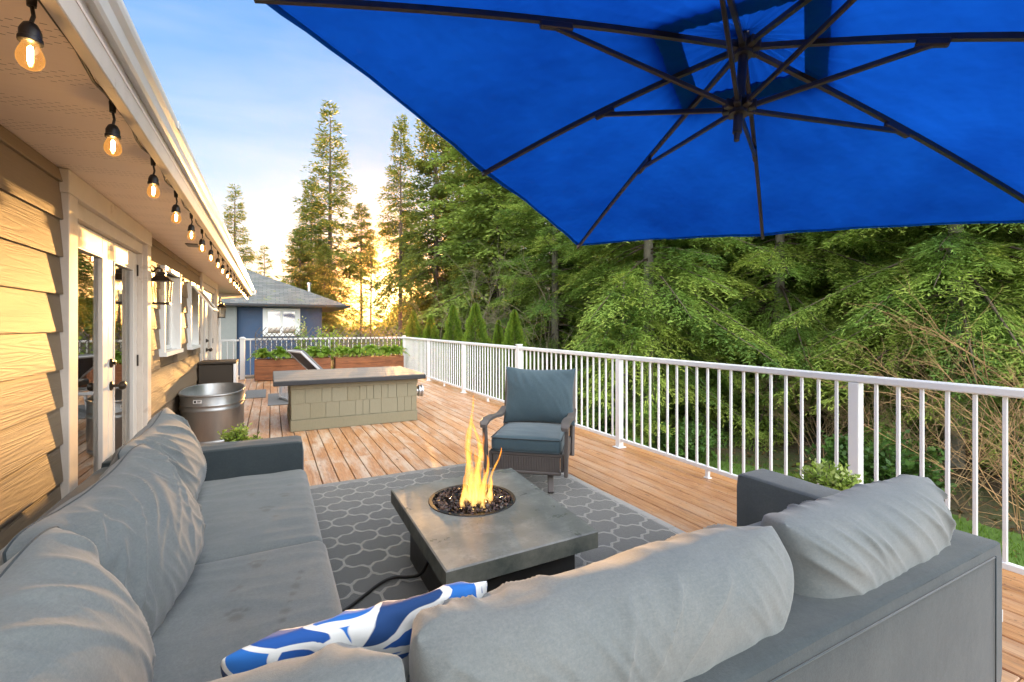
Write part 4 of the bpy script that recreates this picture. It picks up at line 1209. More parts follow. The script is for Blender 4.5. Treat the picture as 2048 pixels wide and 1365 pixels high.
# ------------------------------------------------------------------ umbrella
UC = Vector((1.9548, 1.4595, 2.3315)); RU = Matrix.Rotation(-1.0452, 3, 'Z') @ Matrix.Rotation(-.1788, 3, 'X') @ Matrix.Rotation(.0456, 3, 'Y')
RISE, LOW, KK = .4452, .3274, .161
um = thing('cantilever_umbrella', 'large square blue cantilever umbrella with black ribs over the seating', 'umbrella', UC)
U = lambda x, y, z: UC + RU @ Vector((x, y, z))
HS = 1.5
def canopy_h(x, y):
    m = max(abs(x), abs(y)) / HS
    return m
VH = .25                                              # half size of the vent opening
cor = [(-1, 1), (0, 1), (1, 1), (1, 0), (1, -1), (0, -1), (-1, -1), (-1, 0)]
def radial(mb, r0, r1, n, lift, sag, m_=14):
    """eight gores from half-size r0 to r1"""
    vs = []; fs = []; per = 8 * m_
    for i in range(n + 1):
        r = r0 + (r1 - r0) * i / n
        for g_ in range(8):
            a, b = cor[g_], cor[(g_ + 1) % 8]
            for k in range(m_):
                f = k / m_; x = (a[0] * (1 - f) + b[0] * f) * r; y = (a[1] * (1 - f) + b[1] * f) * r
                rr = r / HS
                z = RISE * (1 - rr) + .035 * math.sin(PI * rr) + lift + sag * math.sin(PI * f) * rr - (.006 * math.sin(f * 30 + g_) * (1 - rr))
                ed = 1 - .012 * math.sin(PI * f) if i == n else 1
                z += .012 * noise.noise(Vector((x * 2.6, y * 2.6, 4))) * (0 if k == 0 else 1) + .006 * noise.noise(Vector((x * 7, y * 7, 9)))
                vs.append(U(x * ed, y * ed, z))
    for i in range(n):
        for k in range(per): fs.append((i * per + k, i * per + (k + 1) % per, (i + 1) * per + (k + 1) % per, (i + 1) * per + k))
    mb.add(vs, fs)
mb = MB(); radial(mb, VH, HS, 12, .012, .012); can = mb.build('canopy', M['canopy'], um, True)
mb = MB(); radial(mb, VH, VH + .10, 2, .004, .012); mb.build('hem', M['hem'], can, True)
mb = MB(); radial(mb, HS - .028, HS + .001, 1, .006, .012); mb.build('hem', M['hem'], can, True)
mb = MB(); radial(mb, .02, VH + .14, 5, .065, .015); mb.build('vent', M['canopy'], can, True)
mb = MB(); mb.tube([U(0, 0, RISE + .08), U(0, 0, RISE - LOW - KK + .03)], .021, 12); mb.tube([U(0, 0, RISE - LOW - KK + .035), U(0, 0, RISE - LOW - KK - .01)], [.014, .012], 10); mb.build('centre_pole', M['umbframe'], um, True, 40)
for zz, nm in ((RISE - .02, 'hub'), (RISE - LOW, 'runner')):
    mb = MB()
    mb.tube([U(0, 0, zz + .04), U(0, 0, zz - .04)], .042, 16)
    for x, y in cor:
        d_ = Vector((x, y, 0)).normalized(); mb.bar(U(d_.x * .03, d_.y * .03, zz), U(d_.x * .075, d_.y * .075, zz), .03, .045, .004, up=RU @ Vector((0, 0, 1)))
    mb.build(nm, M['umbframe'], um)
for x, y in cor:
    L = math.hypot(x, y) * HS
    d_ = Vector((x, y, 0)).normalized()
    z0, z1 = RISE - .02, .012
    def ribp(s_):
        r = L * s_; return U(d_.x * r, d_.y * r, (RISE * (1 - s_) + .035 * math.sin(PI * s_) - .014))
    mb = MB()
    ss = [.03] + [k / 10 for k in range(1, 10)] + [.992]
    for a, b in zip(ss[:-1], ss[1:]): mb.bar(ribp(a), ribp(b + .004), .019, .026, 0, up=RU @ Vector((0, 0, 1)))
    rb = mb.build('rib', M['umbframe'], um)
    sa = .55 if x and y else .46
    if x and y: sa = .44
    mb = MB(); A_ = U(d_.x * .07, d_.y * .07, RISE - LOW); B_ = ribp(sa) - (RU @ Vector((0, 0, .03)))
    mb.bar(A_, B_, .017, .024, .003, up=RU @ Vector((0, 0, 1)))
    mb.bar(ribp(sa - .035) - (RU @ Vector((0, 0, .022))), ribp(sa + .035) - (RU @ Vector((0, 0, .022))), .026, .036, .006, up=RU @ Vector((0, 0, 1)))
    mb.build('strut', M['umbframe'], rb)
# mast and arm behind / right of the viewpoint
mb = MB(); px, py = 3.05, .05
mb.tube([(px, py, .12), (px, py, 2.55)], .038, 16); mb.build('mast', M['umbframe'], um, True, 40)
mb = MB(); top = U(0, 0, RISE + .08)
arm = smooth_path([(px, py, 2.5), (px + .02, py + .02, 2.9), ((px + top.x) / 2 + .1, (py + top.y) / 2, 3.2), (top.x, top.y, top.z + .16), (top.x, top.y, top.z - .02)], 8)
mb.tube(arm, .03, 12); mb.build('arm', M['umbframe'], um, True, 40)
mb = MB(); mb.box(px - .4, px + .4, py - .4, py + .4, .002, .08, .02); mb.lathe([(.07, .08), (.05, .14)], (px, py, 0), 16); mb.build('base_plate', M['black'], um)

# ------------------------------------------------------------------ shingled box
bx = thing('shingled_box', 'low tan shingle-clad box with dark board top in mid deck', 'box bench', (1.08, 7.4, 0))
mb = MB(); x0, x1, y0, y1 = .235, 1.93, 6.80, 8.05
mb.box(x0 + .016, x1 - .016, y0 + .016, y1, .0, .645); mb.build('body', M['clad'], bx)
mb = MB()
def row(z0, z1, xa, xb, yf, side_, thk):
    p = xa
    while p < xb - .01:
        wd = random.uniform(.09, .24); q = min(xb, p + wd)
        if xb - q < .06: q = xb
        if side_ == 'y': mb.box(p + .002, q - .002, yf - thk, yf, z0, z1, .002, None, random.random())
        elif side_ == 'x': mb.box(yf, yf + thk, p + .002, q - .002, z0, z1, .002, None, random.random())
        else: mb.box(yf - thk, yf, p + .002, q - .002, z0, z1, .002, None, random.random())
        p = q
for (za, zb_, th_) in ((.155, .375, .012), (.365, .575, .018)):
    row(za, zb_, x0, x1, y0 + .016, 'y', th_); row(za, zb_, y0, y1, x1 - .016, 'x', th_); row(za, zb_, y0, y1, x0 + .016, 'm', th_)
mb.build('shingles', M['clad'], bx)
mb = MB(); mb.box(x0 - .004, x1 + .004, y0 - .010, y0 + .016, .003, .15, .003); mb.box(x1 - .016, x1 + .010, y0 + .016, y1, .003, .15, .003); mb.box(x0 - .010, x0 + .016, y0 + .016, y1, .003, .15, .003)
mb.box(x0 - .008, x1 + .008, y0 - .016, y0 + .016, .56, .645, .004); mb.box(x1 - .016, x1 + .016, y0 + .016, y1, .56, .645, .004); mb.box(x0 - .016, x0 + .016, y0 + .016, y1, .56, .645, .004)
mb.build('trim', M['clad'], bx)
mb = MB()
for k in range(9): mb.box(.03, 2.03, 6.695 + k * .168, 6.695 + (k + 1) * .168 - .004, .684, .695 - .001 * (k % 2), .003)
tp_ = mb.build('top', M['slab'], bx)
mb = MB(); mb.box(.025, 2.035, 6.69, 8.21, .625, .684, .006); mb.build('edge', M['slabedge'], tp_)
mb = MB(); mb.lathe([(.055, 0), (.055, .03), (.075, .032), (.085, .045), (.085, .065), (.07, .075), (.07, .085), (.09, .088), (.09, .105), (.02, .11)], (x1 + .012, 6.93, .42), 24, 'x'); mb.build('vent_cap', M['steel'], bx, True, 35)

# ------------------------------------------------------------------ sun lounger behind the box
lo = thing('sun_lounger', 'white-framed sun lounger with raised dark backrest behind the shingled box', 'sun lounger', (1.2, 9.95, 0))
ly0, ly1 = 9.62, 10.28
mb = MB()
for y in (ly0, ly1): mb.bar((.10, y, .36), (2.15, y, .36), .035, .045, .006)
for x in (.12, 2.13): mb.bar((x, ly0, .36), (x, ly1, .36), .035, .045, .006)
for k in range(10): mb.bar((.25 + k * .2, ly0, .37), (.25 + k * .2, ly1, .37), .03, .012)
mb.build('frame', M['aluminium'], lo)
for x in (.25, 2.0):
    for y in (ly0 + .02, ly1 - .02):
        mb = MB(); mb.bar((x, y, .345), (x - (.06 if x < 1 else -.05), y, .014), .035, .045, .005); mb.build('leg', M['aluminium'], lo)
mb = MB(); mb.bar((.19, ly0 + .02, .05), (.19, ly1 - .02, .05), .03, .03); 
for k in range(8): mb.bar((.17, ly0 + .05 + .075 * k, .05), (.17, ly0 + .05 + .075 * k, .30), .012, .012)
mb.build('stretcher', M['aluminium'], lo)
boxcushion(.86, 2.15, ly0, ly1, .385, .46, n=20, rb=.03, seed=71).build('seat_pad', M['mat'], lo, True)
an = math.radians(180 - 46)
Mb = Matrix.Translation((.86, 9.95, .40)) @ Matrix.Rotation(-an, 4, 'Y')
mb = MB()
for y in (-.33, .33): mb.box(0, .70, y - .02, y + .02, -.02, .02, .006, Mb)
mb.box(.70, .735, -.35, .35, -.02, .02, .006, Mb); mb.box(0, .03, -.31, .31, -.02, .02, .006, Mb); bf = mb.build('backrest_frame', M['aluminium'], lo)
mb = MB(); mb.box(.03, .70, -.31, .31, -.006, .006, .0, Mb); mb.build('backrest_sling', M['slabedge'], bf)
boxcushion(.02, .72, -.32, .32, -.07, -.022, n=16, rb=.02, seed=72, M4=Mb).build('backrest_pad', M['mat'], lo, True)

lo.rotation_euler = (0, 0, math.radians(17))

# ------------------------------------------------------------------ planters
fern_groups = 'green ferns in the cedar planters'
def planter(x0, x1, label):
    o = thing('planter_box', label, 'planter', ((x0 + x1) / 2, 13.55, 0), 'cedar planter boxes')
    mb = MB(); ya, yb = 13.34, 13.78
    for k in range(3):
        z0 = .02 + k * .175
        mb.box(x0, x1, ya, ya + .03, z0, z0 + .172, .004, None, random.random()); mb.box(x0, x1, yb - .03, yb, z0, z0 + .172, .004, None, random.random())
        mb.box(x0 + .002, x0 + .03, ya + .03, yb - .03, z0, z0 + .172, .004, None, random.random()); mb.box(x1 - .03, x1 - .002, ya + .03, yb - .03, z0, z0 + .172, .004, None, random.random())
    mb.build('planks', M['cedar'], o)
    mb = MB(); mb.box(x0 + .03, x1 - .03, ya + .03, yb - .03, .06, .50); mb.build('soil', M['ground'], o)
    return o
planter(-.37, 1.43, 'long brown cedar planter box behind the sun lounger')
planter(1.55, 3.40, 'shorter-looking brown cedar planter box in the deck corner')

def fern(seed, n=46, R=.34):
    r = np.random.default_rng(seed)
    Ps = []; Ds = []; Ns = []; Ls = []; Ws = []; Ts = []
    for k in range(n):
        az = r.uniform(0, 2 * PI); L = R * r.uniform(.7, 1.3); el = r.uniform(.7, 1.5); tint = r.uniform(0, 1)
        d0 = np.array([math.cos(az) * math.cos(el), math.sin(az) * math.cos(el), math.sin(el)])
        m = 16; s = np.linspace(.05, 1, m)
        ax = d0[None] * (s * L)[:, None]; ax[:, 2] -= .75 * L * s ** 2.2 * (.6 + .4 * math.cos(el))
        tan = np.gradient(ax, axis=0); tan = unit(tan)
        up = np.array([0, 0, 1.0]); sd_ = unit(np.cross(tan, up))
        for sg in (-1, 1):
            Ps.append(ax); Ds.append(unit(sd_ * sg + tan * .6)); Ns.append(np.tile(up, (m, 1)) + r.normal(0, .2, (m, 3)))
            Ls.append(.085 * (1 - s * .75) + .02); Ws.append(np.full(m, .04)); Ts.append(np.full(m, tint))
    return [np.concatenate(a) for a in (Ps, Ds, Ns, Ls, Ws, Ts)]
fv = []
for i, (x, z) in enumerate([(-.18, .55), (.22, .57), (.62, .58), (1.0, .57), (1.3, .56), (1.75, .56), (2.15, .57), (2.55, .58), (2.95, .57), (3.25, .56)]):
    P, D, Nn, L, W, T = fern(100 + i, 80, random.uniform(.40, .50))
    P = P + np.array([x, 13.54 + random.uniform(-.05, .05), z + .0])
    V, Q, T = blades(P, D, Nn, L, W, T)
    lb = ('leftmost bright green fern spilling over the long planter', 'second fern from the left in the long planter', 'middle fern of the long planter behind the lounger backrest', 'fourth fern from the left in the long planter', 'rightmost fern in the long planter', 'leftmost fern in the corner planter', 'second fern from left in the corner planter', 'middle fern spilling over the front of corner planter', 'second fern from right in the corner planter', 'rightmost fern in the planter against the corner post')[i]
    o = np_mesh('fern', V, Q, T, M['fern']); tag(o, lb, 'fern', fern_groups)

# willow trellis leaning behind the planters
def trellis(x0, x1, label):
    o = thing('lattice_trellis', label, 'trellis', ((x0 + x1) / 2, 13.86, 0), 'lattice trellises behind the planters')
    mb = MB(); z0, z1 = .50, 1.36; hgt = z1 - z0; run = hgt * .75
    x = x0 - run
    while x < x1:
        for sg in (1, -1):
            a, b = x, x + run
            j = random.uniform(-.03, .05)
            pa = (a, z0) if sg > 0 else (b, z0); pb = (b, z1 + j) if sg > 0 else (a, z1 - .12 + j)
            # clip to the panel
            def cl(p, q):
                (xa, za), (xb, zb_) = p, q
                if xa < x0: f = (x0 - xa) / (xb - xa); xa, za = x0, za + (zb_ - za) * f
                if xa > x1: f = (x1 - xa) / (xb - xa); xa, za = x1, za + (zb_ - za) * f
                if xb < x0: f = (x0 - xa) / (xb - xa); xb, zb_ = x0, za + (zb_ - za) * f
                if xb > x1: f = (x1 - xa) / (xb - xa); xb, zb_ = x1, za + (zb_ - za) * f
                return (xa, za), (xb, zb_)
            if max(pa[0], pb[0]) <= x0 or min(pa[0], pb[0]) >= x1: continue
            (xa, za), (xb, zb_) = cl(pa, pb)
            yy = 13.855 if sg > 0 else 13.868
            mb.tube([(xa, yy, za), ((xa + xb) / 2, yy + .004, (za + zb_) / 2 + .006), (xb, yy, zb_)], .009, 5)
        x += .125
    mb.build('rods', M['chairframe'], o)
    mb = MB()
    for xx in (x0, x1): mb.tube([(xx, 13.862, .02), (xx, 13.862, 1.2)], .011, 6)
    mb.build('stake', M['bark'], o)
trellis(-.36, 1.46, 'thin expanding lattice trellis in front of the blue house window')
trellis(1.54, 3.42, 'thin expanding lattice trellis beside the deck corner post')

# ------------------------------------------------------------------ stock tank, storage box, small pots
tk = thing('stock_tank', 'oval galvanised steel stock tank standing against the house wall', 'metal tank', (-.65, 7.1, 0))
def oval(hx, hy, z, n=64, e=2.6):
    return [(-.655 + math.copysign(abs(math.cos(a)) ** (2 / e), math.cos(a)) * hx, 7.10 + math.copysign(abs(math.sin(a)) ** (2 / e), math.sin(a)) * hy, z) for a in [2 * PI * k / n for k in range(n)]]
prof = [(-.02, .003), (0, .02), (0, .05), (-.006, .055), (0, .062), (0, .385), (.006, .395), (.012, .41), (.006, .425), (0, .433), (.002, .455), (.012, .468), (.004, .482), (.004, .572), (.012, .575), (.018, .586), (.012, .597), (0, .599), (-.008, .59), (-.008, .12)]
vs = []; fs = []
for (d_, z) in prof: vs += oval(.335 + d_, .66 + d_, z)
n = 64
for i in range(len(prof) - 1):
    for k in range(n): fs.append((i * n + k, i * n + (k + 1) % n, (i + 1) * n + (k + 1) % n, (i + 1) * n + k))
fs.append(tuple(range(n))[::-1]); fs.append(tuple((len(prof) - 1) * n + k for k in range(n)))
mb = MB(); mb.add(vs, fs); mb.build('tub', M['galv'], tk, True, 60)
mb = MB(); 
Ml = Matrix.Translation((-.752, 6.4245, .53)) @ Matrix.Rotation(math.radians(-12), 4, 'Z')
mb.box(-.042, .042, -.004, -.001, -.02, .02, .0, Ml)
lab = mb.build('label', M['label'], tk)
mb = MB()
for (a, b, z0, z1) in ((-.035, -.012, -.013, .013), (-.004, .034, .004, .012), (-.004, .03, -.004, .0), (-.004, .024, -.013, -.009)): mb.box(a, b, -.0052, -.004, z0, z1, 0, Ml)
mb.build('print', M['black'], lab)
sb = thing('storage_box', 'dark brown storage box with white side against house wall behind the tank', 'storage box', (-.76, 8.85, 0))
mb = MB(); mb.box(-1.0, -.535, 8.62, 9.16, .012, .80, .01); mb.build('body', M['darkwicker'], sb)
mb = MB(); mb.box(-.533, -.495, 8.60, 9.18, .004, .80, .006); mb.build('side_panel', M['white'], sb)
mb = MB(); mb.box(-1.005, -.49, 8.59, 9.19, .803, .84, .01); mb.build('lid', M['darkwicker'], sb)

def leafy(name, label, cat, c, R, hgt, n, leaf, mat, seed, pot=None, stems=True, group=None, flat=1.0):
    r = np.random.default_rng(seed)
    o = thing(name, label, cat, c, group)
    ns = max(8, n // 40)
    tips = []
    mb = MB()
    for k in range(ns):
        az = r.uniform(0, 2 * PI); rad = R * math.sqrt(r.uniform(0, 1)); hh = hgt * r.uniform(.45, 1.0) * (1 - .35 * (rad / R) ** 2)
        p0 = np.array([0, 0, 0.0]); p1 = np.array([math.cos(az) * rad * .5, math.sin(az) * rad * .5, hh * .6]); p2 = np.array([math.cos(az) * rad, math.sin(az) * rad, hh])
        tips.append((p0, p1, p2))
        mb.tube([Vector(c) + Vector(p0), Vector(c) + Vector(p1), Vector(c) + Vector(p2)], [.005, .004, .002], 4)
    Ps = []; Ds = []; Ts = []
    per = n // ns
    for (p0, p1, p2) in tips:
        t0 = r.uniform(.15, 1, per) ** .7
        p = np.where((t0 < .5)[:, None], p0 + (p1 - p0) * (t0 * 2)[:, None], p1 + (p2 - p1) * (t0 * 2 - 1)[:, None])
        tint = r.uniform(0, .6) + .4 * r.uniform(0, 1, per)
        d_ = r.normal(0, 1, (per, 3)); d_[:, 2] = np.abs(d_[:, 2]) * .6 + .1
        Ps.append(p + r.normal(0, leaf * .35, (per, 3))); Ds.append(unit(d_)); Ts.append(tint)
    P = np.concatenate(Ps) + np.array(c); D = np.concatenate(Ds); T = np.concatenate(Ts)
    Nn = unit(r.normal(0, .5, P.shape) + np.array([0, 0, 1.0]))
    L = leaf * r.uniform(.7, 1.3, len(P)); W = L * r.uniform(.5, .7, len(P)) * flat
    V, Q, T = blades(P, D, Nn, L, W, T)
    np_mesh('foliage', V, Q, T, M[mat], o)
    mb.build('stems', M['bark'], o)
    if pot:
        pr_, ph = pot
        mb = MB(); mb.lathe([(pr_ * .72, -ph), (pr_, -.03), (pr_ * 1.08, -.028), (pr_ * 1.08, .0), (pr_ * .95, .0), (pr_ * .9, -.03), (.01, -.03)], c, 20); mb.build('pot', M['pot'], o, True, 40)
    return o
leafy('potted_plant', 'small yellow-green potted plant behind the arm of the wall sofa', 'plant', (-.20, 3.93, .50), .14, .20, 900, .032, 'boxwood', 5, (.12, .495))
leafy('potted_plant', 'small pale green potted plant between sofa arm and railing', 'plant', (2.90, 1.55, .38), .17, .24, 1100, .036, 'boxwood', 6, (.13, .375))

# ------------------------------------------------------------------ neighbour's house
nb = thing('neighbour_house', 'blue neighbouring house with grey hip roof and white window beyond the railing', 'house', (0, 32, 0))
YN = 30.5
mb = MB(); z = -1.6
while z < 2.45:
    for (a, b) in ((-1.7, -.42), (1.55, 2.75)): 
        mb.add([(a, YN - .02, z), (b, YN - .02, z), (b, YN + .004, z + .23), (a, YN + .004, z + .23), (a, YN + .1, z), (b, YN + .1, z), (b, YN + .1, z + .23), (a, YN + .1, z + .23)], [(0, 1, 2, 3), (0, 4, 5, 1), (1, 5, 6, 2), (4, 0, 3, 7)])
    if z + .23 < .78 or z > 2.42: mb.box(-.42, 1.55, YN, YN + .1, z, z + .23)
    z += .23
mb.box(-1.7, 2.75, YN + .11, YN + 9, -1.7, 2.5); mb.build('wall', M['bluesiding'], nb)
mb = MB(); mb.box(-3.6, -1.72, YN - .3, YN + 9, -1.7, 2.5); z = -1.6
while z < 2.4: mb.box(-3.6, -1.70, YN - .32, YN - .3, z, z + .15, .004); z += .155
mb.build('wing', M['greysiding'], nb)
mb = MB(); e0, e1, ye0, ye1, ze = -6.0, 4.15, YN - .95, YN + 10, 2.62
rg = 4.75; ym = (ye0 + ye1) / 2
vs = [(e0 - 3, ye0, ze), (e1, ye0, ze), (e1, ye1, ze), (e0 - 3, ye1, ze), (-1.5, ym, rg + .35), (e0 - 3, ym, rg + .35)]
mb.add(vs, [(0, 1, 4, 5), (1, 2, 4), (2, 3, 5, 4), (3, 0, 5)])
rf = mb.build('roof', M['shingle'], nb)
mb = MB(); mb.box(e0 - 3, e1 + .04, ye0 - .12, ye0 - .001, ze - .13, ze + .02, .02); mb.box(e1 + .001, e1 + .12, ye0, ye1, ze - .13, ze + .02, .02); mb.build('gutter', M['slabedge'], nb)
mb = MB(); mb.box(e0 - 3, e1, ye0, ye1, ze - .14, ze - .12); mb.build('soffit', M['greysiding'], nb)
mb = MB()
for (a, b, c, d_) in ((-.42, -.22, .78, 2.42), (1.35, 1.55, .78, 2.42), (-.22, 1.35, 2.22, 2.42), (-.22, 1.35, .78, .96), (.48, .64, .96, 2.22), (-.22, -.15, .96, 2.22), (1.28, 1.35, .96, 2.22)): mb.box(a, b, YN - .06, YN + .05, c, d_, .01)
wn = mb.build('window', M['windowwhite'], nb)
mb = MB(); mb.box(-.15, .48, YN - .005, YN + .005, .96, 2.22); mb.box(.64, 1.28, YN - .005, YN + .005, .96, 2.22); mb.build('pane', M['lglass'], wn)
mb = MB()
for k in range(25): mb.box(-.15, .48, YN + .02, YN + .035, .97 + k * .05, .97 + k * .05 + .04)
for k in range(25): mb.box(.64, 1.28, YN + .02, YN + .035, .97 + k * .05, .97 + k * .05 + .04)
mb.build('blind', M['curtain'], wn)
mb = MB(); mb.lathe([(.09, 2.9), (.09, 4.0), (.13, 4.0), (.13, 4.12), (.02, 4.15)], (2.15, YN + 1.6, 0), 12); mb.build('chimney', M['steel'], rf, True, 40)

# ------------------------------------------------------------------ trees
def tubes_np(paths, n=4):
    """list of (pts (m,3), radii (m,)) -> V, Q"""
    Vs = []; Qs = []; base = 0
    ang = np.arange(n) * 2 * PI / n
    for p, r in paths:
        m = len(p); tan = unit(np.gradient(p, axis=0)); ref = np.array([0, 0, 1.0]) if abs(tan[0, 2]) < .9 else np.array([1.0, 0, 0])
        a = unit(np.cross(tan, ref)); b = np.cross(tan, a)
        v = p[:, None, :] + r[:, None, None] * (a[:, None, :] * np.cos(ang)[None, :, None] + b[:, None, :] * np.sin(ang)[None, :, None])
        Vs.append(v.reshape(-1, 3))
        i = np.arange(m - 1)[:, None] * n; k = np.arange(n)[None]; k2 = (k + 1) % n
        Qs.append(np.stack([i + k, i + k2, i + n + k2, i + n + k], -1).reshape(-1, 4) + base); base += m * n
    return np.concatenate(Vs), np.concatenate(Qs)

def conifer(name, label, cat, group, seed, Ht, R, base, nb, detail, mat, trunk_r, taper=.9, droop=.35, bark='bark', sparse=1.0, top_narrow=1.0, leaf=None):
    """tree at the origin: trunk + crown built branch by branch"""
    r = np.random.default_rng(seed)
    o = thing(name, label, cat, (0, 0, 0), group)
    paths = []
    zz = np.linspace(-.3, Ht, 16); wob = np.cumsum(r.normal(0, .012 * Ht / 16, (16, 2)), 0)
    tp_ = np.column_stack([wob[:, 0], wob[:, 1], zz]); tr = trunk_r * (1 - (zz / Ht).clip(0, 1)) ** .8 + .012
    V, Q = tubes_np([(tp_, tr)], 10)
    np_mesh('trunk', V, Q, np.zeros(len(V)), M[bark], o)
    P_, D_, N_, L_, W_, T_ = [], [], [], [], [], []
    limbs = []
    hs = base + (1 - base) * (np.arange(nb) + r.uniform(0, 1, nb)) / nb
    for h in hs:
        if r.uniform() > sparse: continue
        z0 = h * Ht
        f = (1 - h) / (1 - base)
        L = R * (min(1, f ** taper * 1.05) * r.uniform(.62, 1.12)) * (1 if f > .02 else .6) + .10 * R * .5
        if f > .85: L *= r.uniform(.6, 1)
        az = r.uniform(0, 2 * PI)
        el = math.radians(38) * (1 - f) - math.radians(14) * f + r.normal(0, .12)
        m = 9; s = np.linspace(0, 1, m)
        d0 = np.array([math.cos(az) * math.cos(el), math.sin(az) * math.cos(el), math.sin(el)])
        ax = d0[None] * (s * L)[:, None]
        ax[:, 2] += -droop * L * s ** 1.6 * f + .16 * L * np.clip(s - .55, 0, 1) ** 1.2
        ti = np.clip(z0 / Ht, 0, 1) * 15
        i0 = int(min(14, ti)); off = tp_[i0, :2] + (tp_[i0 + 1, :2] - tp_[i0, :2]) * (ti - i0)
        ax = ax + np.array([off[0], off[1], z0])
        limbs.append((ax, (.011 * L + .006) * (1 - .85 * s)))
        tan = unit(np.gradient(ax, axis=0)); side = unit(np.cross(tan, np.array([0, 0, 1.0])))
        tint_b = r.uniform(0, .75)
        nt, nl, lf, lw_ = detail
        nt_ = max(4, int(nt * (L / R) ** .7))
        st = np.sort(r.uniform(.10, 1, nt_)) ** .85
        for q, s_ in enumerate(st):
            ii = s_ * (m - 1); a = int(min(m - 2, ii)); fr_ = ii - a
            c0 = ax[a] + (ax[a + 1] - ax[a]) * fr_; tg = tan[a]; sd_ = side[a]
            sg = 1 if q % 2 else -1
            tl = (.40 * L * (1 - s_) ** .8 + .07 * L * .5 + lf * 1.2) * r.uniform(.6, 1.15)
            td = unit(tg * .75 + sd_ * sg * r.uniform(.5, 1.0) + np.array([0, 0, r.normal(-.16, .16)]))
            k = max(3, int(nl * tl / (.45 * R)))
            u = (np.arange(k) + r.uniform(0, 1, k)) / k
            pts = c0 + td[None] * (u * tl)[:, None]; pts[:, 2] -= .22 * tl * u ** 2
            sgn = np.where(np.arange(k) % 2, 1, -1)[:, None]
            perp = unit(np.cross(td, np.array([0, 0, 1.0])) + 1e-6)
            dd_ = unit(td[None] * .9 + perp[None] * sgn * .75 + r.normal(0, .22, (k, 3)))
            P_.append(pts + r.normal(0, lf * .15, (k, 3))); D_.append(dd_)
            N_.append(np.array([0, 0, 1.0])[None] + r.normal(0, .45, (k, 3)))
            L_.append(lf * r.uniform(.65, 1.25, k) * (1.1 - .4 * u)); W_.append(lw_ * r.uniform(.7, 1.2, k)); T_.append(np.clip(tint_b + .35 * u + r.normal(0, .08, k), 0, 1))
    V, Q, T = blades(np.concatenate(P_), np.concatenate(D_), np.concatenate(N_), np.concatenate(L_), np.concatenate(W_), np.concatenate(T_))
    V2, Q2 = tubes_np(limbs, 3)
    nq = len(Q)
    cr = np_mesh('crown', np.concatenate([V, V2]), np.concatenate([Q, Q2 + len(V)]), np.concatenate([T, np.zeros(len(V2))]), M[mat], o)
    cr.data.materials.append(M['bark'])
    cr.data.polygons.foreach_set('material_index', np.concatenate([np.zeros(nq, dtype=np.int32), np.ones(len(Q2), dtype=np.int32)]))
    return o

protos = {}
def proto(key, **kw):
    o = conifer(**kw); protos[key] = [o, False]
def plant(key, u, zc, height_scale, label, rot=None, z=None, xy=1.0):
    o, used = protos[key]
    p = at(u, zc); p.z = gh(p.x, p.y) if z is None else z
    rot = random.uniform(0, 6.28) if rot is None else rot
    sc_v = (height_scale * xy, height_scale * xy, height_scale)
    if not used:
        protos[key][1] = True
        o.location = p; o.rotation_euler = (0, 0, rot); o.scale = sc_v; o['label'] = label
        return o
    return dup(o, p, label, None, rot, sc_v)

PH = None
G1 = 'tall conifers on the skyline'; G2 = 'firs along the railing side'; G3 = 'dense forest conifers behind'
far = dict(nl=26)
proto('spire', name='conifer_tree', label='x', cat='tree', group=G1, seed=1, Ht=20, R=3.9, base=.17, nb=185, detail=(22, 13, .42, .13), mat='needle_far', trunk_r=.24, taper=1.0, droop=.30, sparse=.88)
proto('spire2', name='conifer_tree', label='x', cat='tree', group=G1, seed=2, Ht=20, R=3.4, base=.24, nb=180, detail=(22, 13, .42, .14), mat='needle_far', trunk_r=.25, taper=.75, droop=.45, sparse=.85)
proto('high', name='conifer_tree', label='x', cat='tree', group=G1, seed=14, Ht=17, R=2.5, base=.56, nb=100, detail=(22, 13, .40, .13), mat='needle_far', trunk_r=.19, taper=.8, droop=.4, sparse=.85)
proto('full', name='conifer_tree', label='x', cat='tree', group=G1, seed=3, Ht=20, R=4.2, base=.06, nb=260, detail=(26, 16, .40, .15), mat='needle_far', trunk_r=.3, taper=.55, droop=.5)
proto('thin', name='conifer_tree', label='x', cat='tree', group=G1, seed=4, Ht=12, R=1.9, base=.10, nb=110, detail=(18, 11, .32, .12), mat='needle_far', trunk_r=.12, taper=.8, droop=.25, sparse=.6)
proto('fir', name='fir_tree', label='x', cat='tree', group=G2, seed=5, Ht=13, R=3.0, base=.03, nb=230, detail=(56, 66, .14, .024), mat='needle', trunk_r=.17, taper=.55, droop=.42, bark='palebark')
proto('fir2', name='fir_tree', label='x', cat='tree', group=G2, seed=6, Ht=13, R=3.3, base=.10, nb=200, detail=(54, 68, .15, .024), mat='needle', trunk_r=.16, taper=.5, droop=.60, bark='palebark', sparse=.92)
proto('young', name='fir_tree', label='x', cat='tree', group=G2, seed=8, Ht=4.2, R=1.25, base=.05, nb=110, detail=(36, 28, .10, .038), mat='needle', trunk_r=.05, taper=.75, droop=.15, bark='palebark')
proto('dark', name='conifer_tree', label='x', cat='tree', group=G3, seed=7, Ht=20, R=3.6, base=.10, nb=230, detail=(34, 20, .30, .12), mat='needle_dark', trunk_r=.28, taper=.5, droop=.5)

